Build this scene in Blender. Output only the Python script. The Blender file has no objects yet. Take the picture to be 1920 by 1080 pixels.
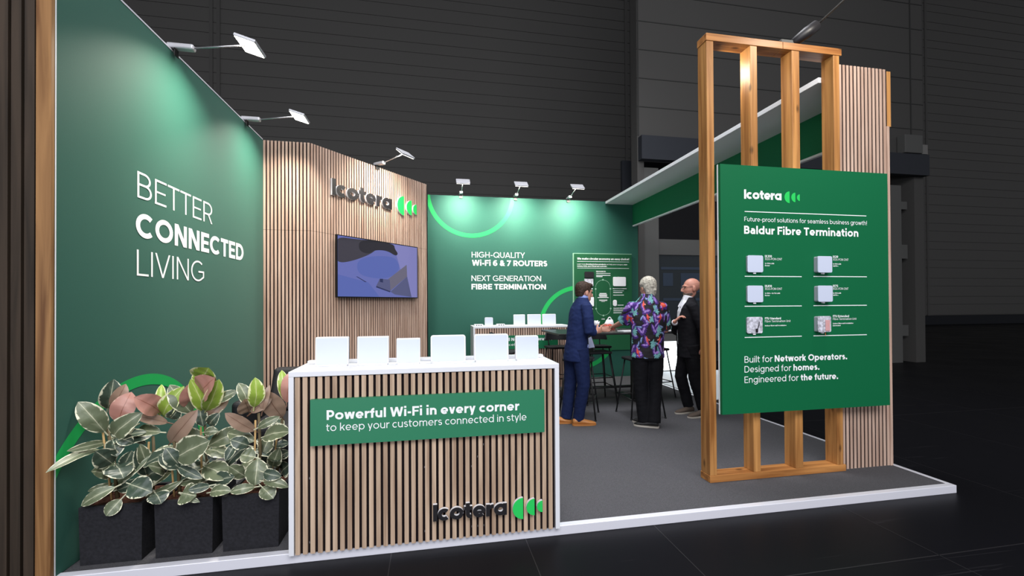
import bpy, bmesh, math, random
import numpy as np
from mathutils import Vector, Matrix, noise

C = bpy.context.scene.collection
SC = bpy.context.scene
random.seed(7)

# ------------------------------------------------------------------ camera
F_PX, YAW, PITCH, ROLL, PY = 822.30, 0.184799, 0.0072442, -0.0055085, 562.565
EYE = Vector((0, 0, 1.52))
_f = Vector((math.sin(YAW) * math.cos(PITCH), math.cos(YAW) * math.cos(PITCH), math.sin(PITCH)))
_r0 = Vector((math.cos(YAW), -math.sin(YAW), 0))
_u0 = _r0.cross(_f)
_r = _r0 * math.cos(ROLL) + _u0 * math.sin(ROLL)
_u = -_r0 * math.sin(ROLL) + _u0 * math.cos(ROLL)
cam_data = bpy.data.cameras.new('camera')
cam_data.sensor_width = 36
cam_data.lens = F_PX / 1920 * 36
cam_data.shift_y = (PY - 540) / 1920
cam_data.clip_start = 0.05
cam_data.clip_end = 200
cam = bpy.data.objects.new('camera', cam_data)
C.objects.link(cam)
cam.matrix_world = Matrix(((_r.x, _u.x, -_f.x, EYE.x), (_r.y, _u.y, -_f.y, EYE.y), (_r.z, _u.z, -_f.z, EYE.z), (0, 0, 0, 1)))
SC.camera = cam


def at(px, py, axis, val):
    """The point of the plane axis = val that the photo shows at pixel px, py."""
    d = _r * (px - 960) - _u * (py - PY) + _f * F_PX
    return EYE + d * ((val - EYE[axis]) / d[axis])


def at_plane(px, py, o, n):
    d = _r * (px - 960) - _u * (py - PY) + _f * F_PX
    return EYE + d * ((o - EYE).dot(n) / d.dot(n))


# ------------------------------------------------------------------ world, lights, exposure
SC.view_settings.view_transform = 'Standard'
SC.view_settings.look = 'None'
SC.view_settings.exposure = 0.0
SC.view_settings.gamma = 1.0
SC.view_settings.use_curve_mapping = False
w = bpy.data.worlds.new('hall_air')
SC.world = w
w.use_nodes = True
w.node_tree.nodes['Background'].inputs[0].default_value = (0.66, 0.67, 0.72, 1)
w.node_tree.nodes['Background'].inputs[1].default_value = 0.33


def area(name, loc, target, sx, sy, power, color=(1, 1, 1), spread=180):
    l = bpy.data.lights.new(name, 'AREA')
    l.shape = 'RECTANGLE'
    l.size, l.size_y = sx, sy
    l.energy = power
    l.color = color
    l.spread = math.radians(spread)
    o = bpy.data.objects.new(name, l)
    C.objects.link(o)
    o.location = loc
    o.rotation_euler = (Vector(target) - Vector(loc)).to_track_quat('-Z', 'Y').to_euler()
    return o


area('hall_ceiling_light', (1.0, -4.0, 7.5), (1.0, 3.0, 0.8), 9, 4, 1080, (0.96, 0.96, 1.0))
area('low_front_fill', (-3.5, -8.5, 2.0), (3.2, 5.0, 2.6), 8, 3, 520, (0.86, 0.89, 1.0))  # added fill behind the camera to lift the canopy underside and fascia
area('stand_ceiling_light', (1.6, 5.2, 9.0), (1.6, 5.2, 0), 5, 4, 330, (0.95, 0.96, 1.0), 110)

# ------------------------------------------------------------------ materials
M = {}


def nodes_of(m):
    m.use_nodes = True
    nt = m.node_tree
    return nt, nt.nodes, nt.links, nt.nodes['Principled BSDF']


def mat(name, col, rough=0.6, spec=0.4, metal=0.0, emit=None, strength=0.0, nscale=0, namt=0.0, bump=0.0, coat=0.0):
    m = bpy.data.materials.new(name)
    nt, N, Lk, p = nodes_of(m)
    p.inputs['Base Color'].default_value = (*col, 1)
    p.inputs['Roughness'].default_value = rough
    p.inputs['Specular IOR Level'].default_value = spec
    p.inputs['Metallic'].default_value = metal
    p.inputs['Coat Weight'].default_value = coat
    if emit:
        p.inputs['Emission Color'].default_value = (*emit, 1)
        p.inputs['Emission Strength'].default_value = strength
    if nscale:
        tc = N.new('ShaderNodeTexCoord')
        nz = N.new('ShaderNodeTexNoise')
        nz.inputs['Scale'].default_value = nscale
        nz.inputs['Detail'].default_value = 4
        Lk.new(tc.outputs['Object'], nz.inputs['Vector'])
        mr = N.new('ShaderNodeMapRange')
        mr.inputs[1].default_value, mr.inputs[2].default_value = 0.3, 0.7
        mr.inputs[3].default_value, mr.inputs[4].default_value = 1 - namt, 1 + namt
        Lk.new(nz.outputs['Fac'], mr.inputs[0])
        mx = N.new('ShaderNodeVectorMath')
        mx.operation = 'SCALE'
        mx.inputs[0].default_value = col
        Lk.new(mr.outputs[0], mx.inputs['Scale'])
        Lk.new(mx.outputs[0], p.inputs['Base Color'])
        if bump:
            b = N.new('ShaderNodeBump')
            b.inputs['Strength'].default_value = bump
            b.inputs['Distance'].default_value = 0.01
            Lk.new(nz.outputs['Fac'], b.inputs['Height'])
            Lk.new(b.outputs[0], p.inputs['Normal'])
    M[name] = m
    return m


def wood(name, c1, c2, scale, rough=0.5, knots=False, stretch=(18, 18, 0.9)):
    m = bpy.data.materials.new(name)
    nt, N, Lk, p = nodes_of(m)
    tc = N.new('ShaderNodeTexCoord')
    mp = N.new('ShaderNodeMapping')
    mp.inputs['Scale'].default_value = [s * scale for s in stretch]
    Lk.new(tc.outputs['Object'], mp.inputs['Vector'])
    nz = N.new('ShaderNodeTexNoise')
    nz.inputs['Scale'].default_value = 1.0
    nz.inputs['Detail'].default_value = 6
    nz.inputs['Distortion'].default_value = 0.6
    Lk.new(mp.outputs[0], nz.inputs['Vector'])
    cr = N.new('ShaderNodeValToRGB')
    cr.color_ramp.elements[0].position, cr.color_ramp.elements[0].color = 0.32, (*c1, 1)
    cr.color_ramp.elements[1].position, cr.color_ramp.elements[1].color = 0.68, (*c2, 1)
    Lk.new(nz.outputs['Fac'], cr.inputs[0])
    out = cr.outputs[0]
    if knots:
        mp2 = N.new('ShaderNodeMapping')
        mp2.inputs['Scale'].default_value = [4 if s > 2 else 1.7 for s in stretch]
        Lk.new(tc.outputs['Object'], mp2.inputs['Vector'])
        vo = N.new('ShaderNodeTexVoronoi')
        vo.inputs['Scale'].default_value = 1.6
        Lk.new(mp2.outputs[0], vo.inputs['Vector'])
        kr = N.new('ShaderNodeMapRange')
        kr.inputs[1].default_value, kr.inputs[2].default_value = 0.05, 0.13
        kr.inputs[3].default_value, kr.inputs[4].default_value = 0.35, 1.0
        Lk.new(vo.outputs['Distance'], kr.inputs[0])
        vm = N.new('ShaderNodeVectorMath')
        vm.operation = 'SCALE'
        Lk.new(out, vm.inputs[0])
        Lk.new(kr.outputs[0], vm.inputs['Scale'])
        out = vm.outputs[0]
    Lk.new(out, p.inputs['Base Color'])
    p.inputs['Roughness'].default_value = rough
    p.inputs['Specular IOR Level'].default_value = 0.3
    M[name] = m
    return m


wood('oak_slat', (0.35, 0.22, 0.16), (0.59, 0.425, 0.335), 1.3, 0.6)
wood('dark_slat', (0.018, 0.012, 0.007), (0.045, 0.030, 0.019), 1.2, 0.7)  # darker brown than the oak slats
wood('pine_upright', (0.22, 0.085, 0.022), (0.55, 0.27, 0.085), 1.0, 0.42, True)
wood('pine_level', (0.22, 0.08, 0.020), (0.53, 0.24, 0.072), 1.0, 0.42, True, (0.9, 18, 18))
wood('pine_post', (0.12, 0.05, 0.016), (0.36, 0.19, 0.072), 1.0, 0.5, True)
mat('black_felt', (0.012, 0.008, 0.009), 0.95, 0.1)
mat('wall_fabric', (0.014, 0.090, 0.063), 0.65, 0.3, nscale=220, namt=0.10)
M['wall_fabric'].node_tree.nodes['Principled BSDF'].inputs['Sheen Weight'].default_value = 0.07
M['wall_fabric'].node_tree.nodes['Principled BSDF'].inputs['Sheen Roughness'].default_value = 0.45
mat('panel_green', (0.004, 0.122, 0.044), 0.55, 0.15)
mat('deep_green', (0.008, 0.155, 0.062), 0.6, 0.25)
mat('sign_green', (0.022, 0.19, 0.092), 0.45, 0.4)
mat('cool_lit_white', (0.56, 0.61, 0.74), 0.35, 0.4)  # cool hall light reflected by the white fronts is put into the tint
mat('poster_green', (0.008, 0.085, 0.032), 0.5, 0.3)
mat('ring_green', (0.010, 0.36, 0.080), 0.55, 0.3)
mat('logo_green', (0.02, 0.55, 0.10), 0.5, 0.3)
mat('white_board', (0.80, 0.80, 0.82), 0.4, 0.4)
mat('white_gloss', (0.72, 0.73, 0.76), 0.3, 0.5)
mat('ink_white', (0.85, 0.87, 0.86), 0.6, 0.2)
mat('ink_pale', (0.26, 0.46, 0.33), 0.6, 0.2)
mat('letter_black', (0.013, 0.012, 0.014), 0.45, 0.35)
mat('carpet_grey', (0.080, 0.079, 0.085), 0.95, 0.1, nscale=260, namt=0.35, bump=0.4)
mat('alu_white', (0.76, 0.76, 0.82), 0.28, 0.6, 0.15)
mat('end_brown', (0.05, 0.037, 0.032), 0.7, 0.2)
mat('brochure_blue', (0.45, 0.50, 0.68), 0.6, 0.3)
mat('seam_grey', (0.045, 0.045, 0.043), 0.8, 0.1)
wood('oak_counter', (0.31, 0.205, 0.135), (0.58, 0.43, 0.305), 1.3, 0.6)
mat('steel', (0.42, 0.42, 0.44), 0.35, 0.5, 0.8)
mat('lamp_grey', (0.50, 0.50, 0.53), 0.4, 0.5, 0.3)
mat('black_metal', (0.010, 0.010, 0.011), 0.45, 0.4)
mat('black_seat', (0.010, 0.010, 0.012), 0.6, 0.3)
mat('black_table', (0.020, 0.021, 0.022), 0.35, 0.5)
mat('planter_black', (0.0135, 0.0135, 0.0165), 0.8, 0.25, nscale=60, namt=0.3, bump=0.25)
mat('soil', (0.055, 0.022, 0.014), 0.95, 0.1, nscale=40, namt=0.6, bump=0.6)
mat('stem_green', (0.10, 0.075, 0.035), 0.6, 0.3)
mat('cane', (0.42, 0.27, 0.11), 0.6, 0.3)
mat('porch_wall', (0.078, 0.076, 0.072), 0.8, 0.1)
mat('hall_wall', (0.19, 0.185, 0.175), 0.8, 0.1)
mat('hall_rib', (0.21, 0.205, 0.193), 0.75, 0.1)
mat('hall_dark', (0.03, 0.033, 0.04), 0.6, 0.2)
mat('hall_frame', (0.10, 0.10, 0.095), 0.7, 0.2)
mat('door_glass_dim', (0.022, 0.028, 0.032), 0.25, 0.4)
mat('door_glass_shape', (0.035, 0.05, 0.075), 0.4, 0.3)
mat('door_black_pane', (0.004, 0.004, 0.005), 0.3, 0.3)
mat('door_daylight', (0.8, 0.85, 0.9), 0.4, 0.3, emit=(0.9, 0.97, 1.0), strength=2.6)
mat('floor_daylight_patch', (0.72, 0.78, 0.82), 0.6, 0.3)  # pale because daylight on the hall floor is put into the colour
mat('lamp_lit', (1, 1, 1), 0.4, 0.3, emit=(1.0, 0.93, 0.80), strength=14)
mat('suit_navy', (0.010, 0.020, 0.078), 0.85, 0.2, nscale=90, namt=0.15)
mat('suit_navy_trousers', (0.008, 0.016, 0.062), 0.85, 0.2, nscale=90, namt=0.15)
mat('suit_black', (0.009, 0.009, 0.012), 0.85, 0.2)
mat('trouser_black', (0.006, 0.006, 0.008), 0.85, 0.2)
mat('shirt_blue', (0.30, 0.38, 0.75), 0.8, 0.2)
mat('shirt_white', (0.75, 0.75, 0.80), 0.8, 0.2)
mat('skin', (0.55, 0.28, 0.20), 0.5, 0.35)
mat('skin_pink', (0.58, 0.27, 0.20), 0.45, 0.35)
mat('hair_brown', (0.040, 0.022, 0.014), 0.7, 0.3, nscale=60, namt=0.5, bump=0.6)
mat('hair_grey', (0.46, 0.43, 0.36), 0.75, 0.2, nscale=38, namt=0.45, bump=1.0)
mat('beard_grey', (0.16, 0.12, 0.10), 0.8, 0.2, nscale=60, namt=0.4, bump=0.5)
mat('leather_tan', (0.42, 0.17, 0.045), 0.4, 0.5)
mat('leather_dark', (0.014, 0.013, 0.013), 0.45, 0.4)
mat('suede_taupe', (0.085, 0.065, 0.052), 0.9, 0.2)
mat('sole_pale', (0.48, 0.44, 0.38), 0.7, 0.2)
mat('eye_dark', (0.01, 0.008, 0.008), 0.2, 0.5)
mat('glasses_wire', (0.02, 0.02, 0.022), 0.3, 0.5)
mat('tv_black', (0.006, 0.006, 0.007), 0.25, 0.5)
mat('sweet_red', (0.55, 0.05, 0.03), 0.4, 0.4, nscale=60, namt=0.6)
mat('device_pcb', (0.50, 0.50, 0.56), 0.5, 0.4, nscale=45, namt=0.5)
mat('device_pink', (0.62, 0.33, 0.33), 0.5, 0.4)
mat('device_side', (0.45, 0.46, 0.52), 0.4, 0.4)
mat('fibre_orange', (0.7, 0.2, 0.05), 0.5, 0.3)
mat('grey_inlay', (0.38, 0.38, 0.42), 0.5, 0.3)
for nm, c, s in (('screen_lilac', (0.16, 0.19, 0.55), 0.75), ('screen_blue', (0.12, 0.17, 0.55), 0.72), ('screen_pale', (0.27, 0.27, 0.62), 0.75),
                 ('screen_hand', (0.018, 0.016, 0.024), 0.7), ('screen_sleeve', (0.055, 0.05, 0.07), 0.7), ('screen_box', (0.16, 0.15, 0.22), 0.8), ('screen_box_side', (0.10, 0.11, 0.24), 0.8),
                 ('screen_line', (0.02, 0.03, 0.12), 0.7)):
    mat(nm, (0.01, 0.01, 0.012), 0.07, 0.5, emit=c, strength=s)

# vertex-coloured patterned cloth
m = bpy.data.materials.new('tropical_cloth')
nt, N, Lk, p = nodes_of(m)
a = N.new('ShaderNodeAttribute')
a.attribute_name = 'pattern'
Lk.new(a.outputs['Color'], p.inputs['Base Color'])
p.inputs['Roughness'].default_value = 0.8
M['tropical_cloth'] = m


def leaf_mat(name, c_in, c_mid, c_edge, c_under, edge, c_rib=None):
    m = bpy.data.materials.new(name)
    nt, N, Lk, p = nodes_of(m)
    uv = N.new('ShaderNodeUVMap')
    sep = N.new('ShaderNodeSeparateXYZ')
    Lk.new(uv.outputs[0], sep.inputs[0])
    ab = N.new('ShaderNodeMath'); ab.operation = 'ABSOLUTE'
    Lk.new(sep.outputs[0], ab.inputs[0])
    tc = N.new('ShaderNodeTexCoord')
    nz = N.new('ShaderNodeTexNoise')
    nz.inputs['Scale'].default_value = 16
    nz.inputs['Detail'].default_value = 3
    sh = N.new('ShaderNodeMath'); sh.operation = 'MULTIPLY_ADD'
    Lk.new(ab.outputs[0], sh.inputs[0]); sh.inputs[1].default_value = -0.35
    Lk.new(sep.outputs[1], sh.inputs[2])
    cmb = N.new('ShaderNodeCombineXYZ')
    Lk.new(sh.outputs[0], cmb.inputs[0]); cmb.inputs[1].default_value = 0
    sgn = N.new('ShaderNodeMath'); sgn.operation = 'SIGN'
    Lk.new(sep.outputs[0], sgn.inputs[0]); Lk.new(sgn.outputs[0], cmb.inputs[2])
    obn = N.new('ShaderNodeVectorMath'); obn.operation = 'MULTIPLY_ADD'
    Lk.new(tc.outputs['Object'], obn.inputs[0]); obn.inputs[1].default_value = (0.55, 0.55, 0.55); Lk.new(cmb.outputs[0], obn.inputs[2])
    nz.inputs['Scale'].default_value = 7
    Lk.new(obn.outputs[0], nz.inputs['Vector'])
    ad = N.new('ShaderNodeMath'); ad.operation = 'MULTIPLY_ADD'
    Lk.new(nz.outputs['Fac'], ad.inputs[0])
    ad.inputs[1].default_value = 0.95
    Lk.new(ab.outputs[0], ad.inputs[2])
    cr = N.new('ShaderNodeValToRGB')
    e = cr.color_ramp.elements
    e[0].position, e[0].color = 0.10, (*c_mid, 1)
    e[1].position, e[1].color = 0.45, (*c_in, 1)
    k = e.new(edge); k.color = (*c_in, 1)
    k = e.new(min(1, edge + 0.05)); k.color = (*c_edge, 1)
    sc = N.new('ShaderNodeMath'); sc.operation = 'MULTIPLY'
    Lk.new(ad.outputs[0], sc.inputs[0]); sc.inputs[1].default_value = 0.60
    Lk.new(sc.outputs[0], cr.inputs[0])
    rib = N.new('ShaderNodeMath'); rib.operation = 'LESS_THAN'
    Lk.new(ab.outputs[0], rib.inputs[0]); rib.inputs[1].default_value = 0.035
    mr = N.new('ShaderNodeMixRGB')
    Lk.new(rib.outputs[0], mr.inputs[0]); Lk.new(cr.outputs[0], mr.inputs[1]); mr.inputs[2].default_value = (*(c_rib or [0.6 * q + 0.4 * z for q, z in zip(c_edge, c_in)]), 1)
    ge = N.new('ShaderNodeNewGeometry')
    mu = N.new('ShaderNodeMixRGB')
    Lk.new(ge.outputs['Backfacing'], mu.inputs[0]); Lk.new(mr.outputs[0], mu.inputs[1]); mu.inputs[2].default_value = (*c_under, 1)
    Lk.new(mu.outputs[0], p.inputs['Base Color'])
    p.inputs['Roughness'].default_value = 0.38
    p.inputs['Specular IOR Level'].default_value = 0.45
    M[name] = m


leaf_mat('leaf_green', (0.115, 0.140, 0.078), (0.30, 0.33, 0.21), (0.74, 0.72, 0.52), (0.27, 0.25, 0.18), 0.80)
leaf_mat('leaf_dark', (0.045, 0.070, 0.048), (0.19, 0.225, 0.155), (0.70, 0.69, 0.50), (0.24, 0.21, 0.15), 0.78)
leaf_mat('leaf_pink', (0.36, 0.175, 0.135), (0.36, 0.15, 0.11), (0.62, 0.44, 0.33), (0.36, 0.175, 0.135), 0.92, (0.22, 0.09, 0.06))
leaf_mat('leaf_bronze', (0.30, 0.20, 0.14), (0.25, 0.15, 0.105), (0.62, 0.54, 0.40), (0.30, 0.20, 0.14), 0.92, (0.15, 0.08, 0.05))
leaf_mat('leaf_lime', (0.26, 0.38, 0.05), (0.45, 0.55, 0.14), (0.75, 0.75, 0.42), (0.40, 0.42, 0.18), 0.76)


def floor_material():
    m = bpy.data.materials.new('hall_floor')
    nt, N, Lk, p = nodes_of(m)
    tc = N.new('ShaderNodeTexCoord')
    nz = N.new('ShaderNodeTexNoise'); nz.inputs['Scale'].default_value = 0.9; nz.inputs['Detail'].default_value = 8
    Lk.new(tc.outputs['Object'], nz.inputs['Vector'])
    mp = N.new('ShaderNodeMapping'); mp.inputs['Rotation'].default_value = (0, 0, 0.5); mp.inputs['Scale'].default_value = (0.6, 14, 1)
    Lk.new(tc.outputs['Object'], mp.inputs['Vector'])
    n2 = N.new('ShaderNodeTexNoise'); n2.inputs['Scale'].default_value = 1.5; n2.inputs['Detail'].default_value = 5; n2.inputs['Distortion'].default_value = 1.5
    Lk.new(mp.outputs[0], n2.inputs['Vector'])
    cr = N.new('ShaderNodeValToRGB')
    cr.color_ramp.elements[0].position, cr.color_ramp.elements[0].color = 0.66, (0.0045, 0.0045, 0.006, 1)
    cr.color_ramp.elements[1].position, cr.color_ramp.elements[1].color = 0.80, (0.020, 0.019, 0.022, 1)
    Lk.new(n2.outputs['Fac'], cr.inputs[0])
    Lk.new(cr.outputs[0], p.inputs['Base Color'])
    mr = N.new('ShaderNodeMapRange'); mr.inputs[3].default_value, mr.inputs[4].default_value = 0.30, 0.50
    Lk.new(nz.outputs['Fac'], mr.inputs[0]); Lk.new(mr.outputs[0], p.inputs['Roughness'])
    p.inputs['Specular IOR Level'].default_value = 0.10
    M['hall_floor'] = m


floor_material()


# ------------------------------------------------------------------ mesh helpers
def tag(o, label=None, cat=None, group=None, kind=None):
    if label: o['label'] = label
    if cat: o['category'] = cat
    if group: o['group'] = group
    if kind: o['kind'] = kind
    return o


def empty(name, loc, label, cat, group=None):
    o = bpy.data.objects.new(name, None)
    o.empty_display_size = 0.05
    C.objects.link(o)
    o.location = loc
    return tag(o, label, cat, group)


def world_of(o):
    mw = Matrix.Translation(o.location) @ o.rotation_euler.to_matrix().to_4x4()
    return world_of(o.parent) @ mw if o.parent else mw


class MB:
    """Collects shapes in world coordinates and links them as ONE mesh object."""

    def __init__(s):
        s.bm = bmesh.new()
        s.mi = 0
        s.mats = []

    def use(s, name):
        if name not in s.mats: s.mats.append(name)
        s.mi = s.mats.index(name)
        return s

    def face(s, vs):
        try:
            f = s.bm.faces.new(vs)
            f.material_index = s.mi
            return f
        except ValueError:
            return None

    def hexa(s, p):
        v = [s.bm.verts.new(q) for q in p]
        for i in ((0, 3, 2, 1), (4, 5, 6, 7), (0, 1, 5, 4), (1, 2, 6, 5), (2, 3, 7, 6), (3, 0, 4, 7)):
            s.face([v[k] for k in i])
        return s

    def box(s, x0, x1, y0, y1, z0, z1):
        return s.hexa([(x0, y0, z0), (x1, y0, z0), (x1, y1, z0), (x0, y1, z0), (x0, y0, z1), (x1, y0, z1), (x1, y1, z1), (x0, y1, z1)])

    def obox(s, o, u, v, w_):
        """A box from corner o with edge vectors u, v, w."""
        o, u, v, w_ = map(Vector, (o, u, v, w_))
        return s.hexa([o, o + u, o + u + v, o + v, o + w_, o + u + w_, o + u + v + w_, o + v + w_])

    def prism(s, pts, ext):
        """A polygon pushed along ext, closed."""
        ext = Vector(ext)
        a_ = [s.bm.verts.new(Vector(q)) for q in pts]
        b_ = [s.bm.verts.new(Vector(q) + ext) for q in pts]
        s.face(a_[::-1]); s.face(b_)
        n = len(pts)
        for i in range(n):
            s.face([a_[i], a_[(i + 1) % n], b_[(i + 1) % n], b_[i]])
        return s

    def poly(s, pts):
        s.face([s.bm.verts.new(Vector(q)) for q in pts])
        return s

    def loft(s, rings, n=16, cap=True):
        """rings: (centre, U, V) ellipses."""
        vr = []
        for c, U, V in rings:
            c, U, V = Vector(c), Vector(U), Vector(V)
            vr.append([s.bm.verts.new(c + U * math.cos(2 * math.pi * k / n) + V * math.sin(2 * math.pi * k / n)) for k in range(n)])
        for A, B in zip(vr, vr[1:]):
            for k in range(n):
                s.face([A[k], A[(k + 1) % n], B[(k + 1) % n], B[k]])
        if cap:
            s.face(vr[0][::-1]); s.face(vr[-1])
        return s

    def tube(s, pts, radii, n=10, rounded=False, side=None):
        pts = [Vector(q) for q in pts]
        if not isinstance(radii, (list, tuple)): radii = [radii] * len(pts)
        rings = []
        prev = None
        for i, q in enumerate(pts):
            t = (pts[min(i + 1, len(pts) - 1)] - pts[max(i - 1, 0)]).normalized()
            if prev is None:
                ref = Vector(side) if side else (Vector((0, 0, 1)) if abs(t.z) < 0.9 else Vector((0, 1, 0)))
                U = (ref - t * ref.dot(t)).normalized()
            else:
                U = (prev - t * prev.dot(t)).normalized()
            prev = U
            V = t.cross(U)
            rr = radii[i]
            ra, rb = rr if isinstance(rr, tuple) else (rr, rr)
            rings.append((q, U * ra, V * rb, t))
        out = []
        if rounded:
            q, U, V, t = rings[0]; m_ = min(U.length, V.length)
            for aa in (80, 55, 28):
                out.append((q - t * m_ * math.sin(math.radians(aa)), U * math.cos(math.radians(aa)), V * math.cos(math.radians(aa))))
        out += [(q, U, V) for q, U, V, t in rings]
        if rounded:
            q, U, V, t = rings[-1]; m_ = min(U.length, V.length)
            for aa in (28, 55, 80):
                out.append((q + t * m_ * math.sin(math.radians(aa)), U * math.cos(math.radians(aa)), V * math.cos(math.radians(aa))))
        return s.loft(out, n)

    def ball(s, c, U, V, W, n=14, m_=8):
        c, U, V, W = map(Vector, (c, U, V, W))
        return s.loft([(c + W * math.sin(math.radians(a_)), U * math.cos(math.radians(a_)), V * math.cos(math.radians(a_)))
                       for a_ in [-88 + 176 * k / m_ for k in range(m_ + 1)]], n)

    def build(s, name, material=None, parent=None, smooth=False, bevel=0.0, segs=2, label=None):
        me = bpy.data.meshes.new(name)
        bmesh.ops.recalc_face_normals(s.bm, faces=s.bm.faces) if not getattr(s, 'raw', False) else None
        s.bm.to_mesh(me)
        s.bm.free()
        o = bpy.data.objects.new(name, me)
        C.objects.link(o)
        for n_ in ([material] if material else s.mats):
            me.materials.append(M[n_])
        if smooth:
            for f in me.polygons: f.use_smooth = True
        if parent:
            o.parent = parent
            mw = world_of(parent).inverted()
            me.transform(mw)
        else:
            # object origin at the base of its own box
            co = [v.co for v in me.vertices]
            b = Vector(((min(c.x for c in co) + max(c.x for c in co)) / 2, (min(c.y for c in co) + max(c.y for c in co)) / 2, min(c.z for c in co)))
            me.transform(Matrix.Translation(-b))
            o.location = b
        if bevel:
            md = o.modifiers.new('edge', 'BEVEL')
            md.width = bevel; md.segments = segs; md.limit_method = 'ANGLE'
        if label: o['label'] = label
        return o


def copy_tree(o, parent=None):
    c = o.copy()
    C.objects.link(c)
    if parent: c.parent = parent
    for ch in [x for x in bpy.data.objects if x.parent == o]:
        copy_tree(ch, c)
    return c


def rounded_rect(w_, h_, r, n=5):
    pts = []
    for cx, cy, a0 in ((w_ / 2 - r, h_ / 2 - r, 0), (-w_ / 2 + r, h_ / 2 - r, 90), (-w_ / 2 + r, -h_ / 2 + r, 180), (w_ / 2 - r, -h_ / 2 + r, 270)):
        for k in range(n + 1):
            a_ = math.radians(a0 + 90 * k / n)
            pts.append((cx + r * math.cos(a_), cy + r * math.sin(a_)))
    return pts


# ------------------------------------------------------------------ lettering: a geometric sans drawn with strokes
def arc(cx, cy, rx, ry, a0, a1, n=None):
    n = n or max(6, int(abs(a1 - a0) / 12))
    return [(cx + rx * math.cos(math.radians(a0 + (a1 - a0) * k / n)), cy + ry * math.sin(math.radians(a0 + (a1 - a0) * k / n))) for k in range(n + 1)]


def stroke_quads(pts, h):
    P = [Vector(q) for q in pts]
    L, R = [], []
    for i, q in enumerate(P):
        d0 = (P[i] - P[i - 1]).normalized() if i > 0 else None
        d1 = (P[i + 1] - P[i]).normalized() if i < len(P) - 1 else None
        if d0 is None: d0 = d1
        if d1 is None: d1 = d0
        n0, n1 = Vector((-d0.y, d0.x)), Vector((-d1.y, d1.x))
        b = (n0 + n1)
        b = b.normalized() if b.length > 1e-6 else n0
        k = h / max(0.45, b.dot(n0))
        L.append(q + b * k); R.append(q - b * k)
    return [[R[i], R[i + 1], L[i + 1], L[i]] for i in range(len(P) - 1)]


XH = 0.73


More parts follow.
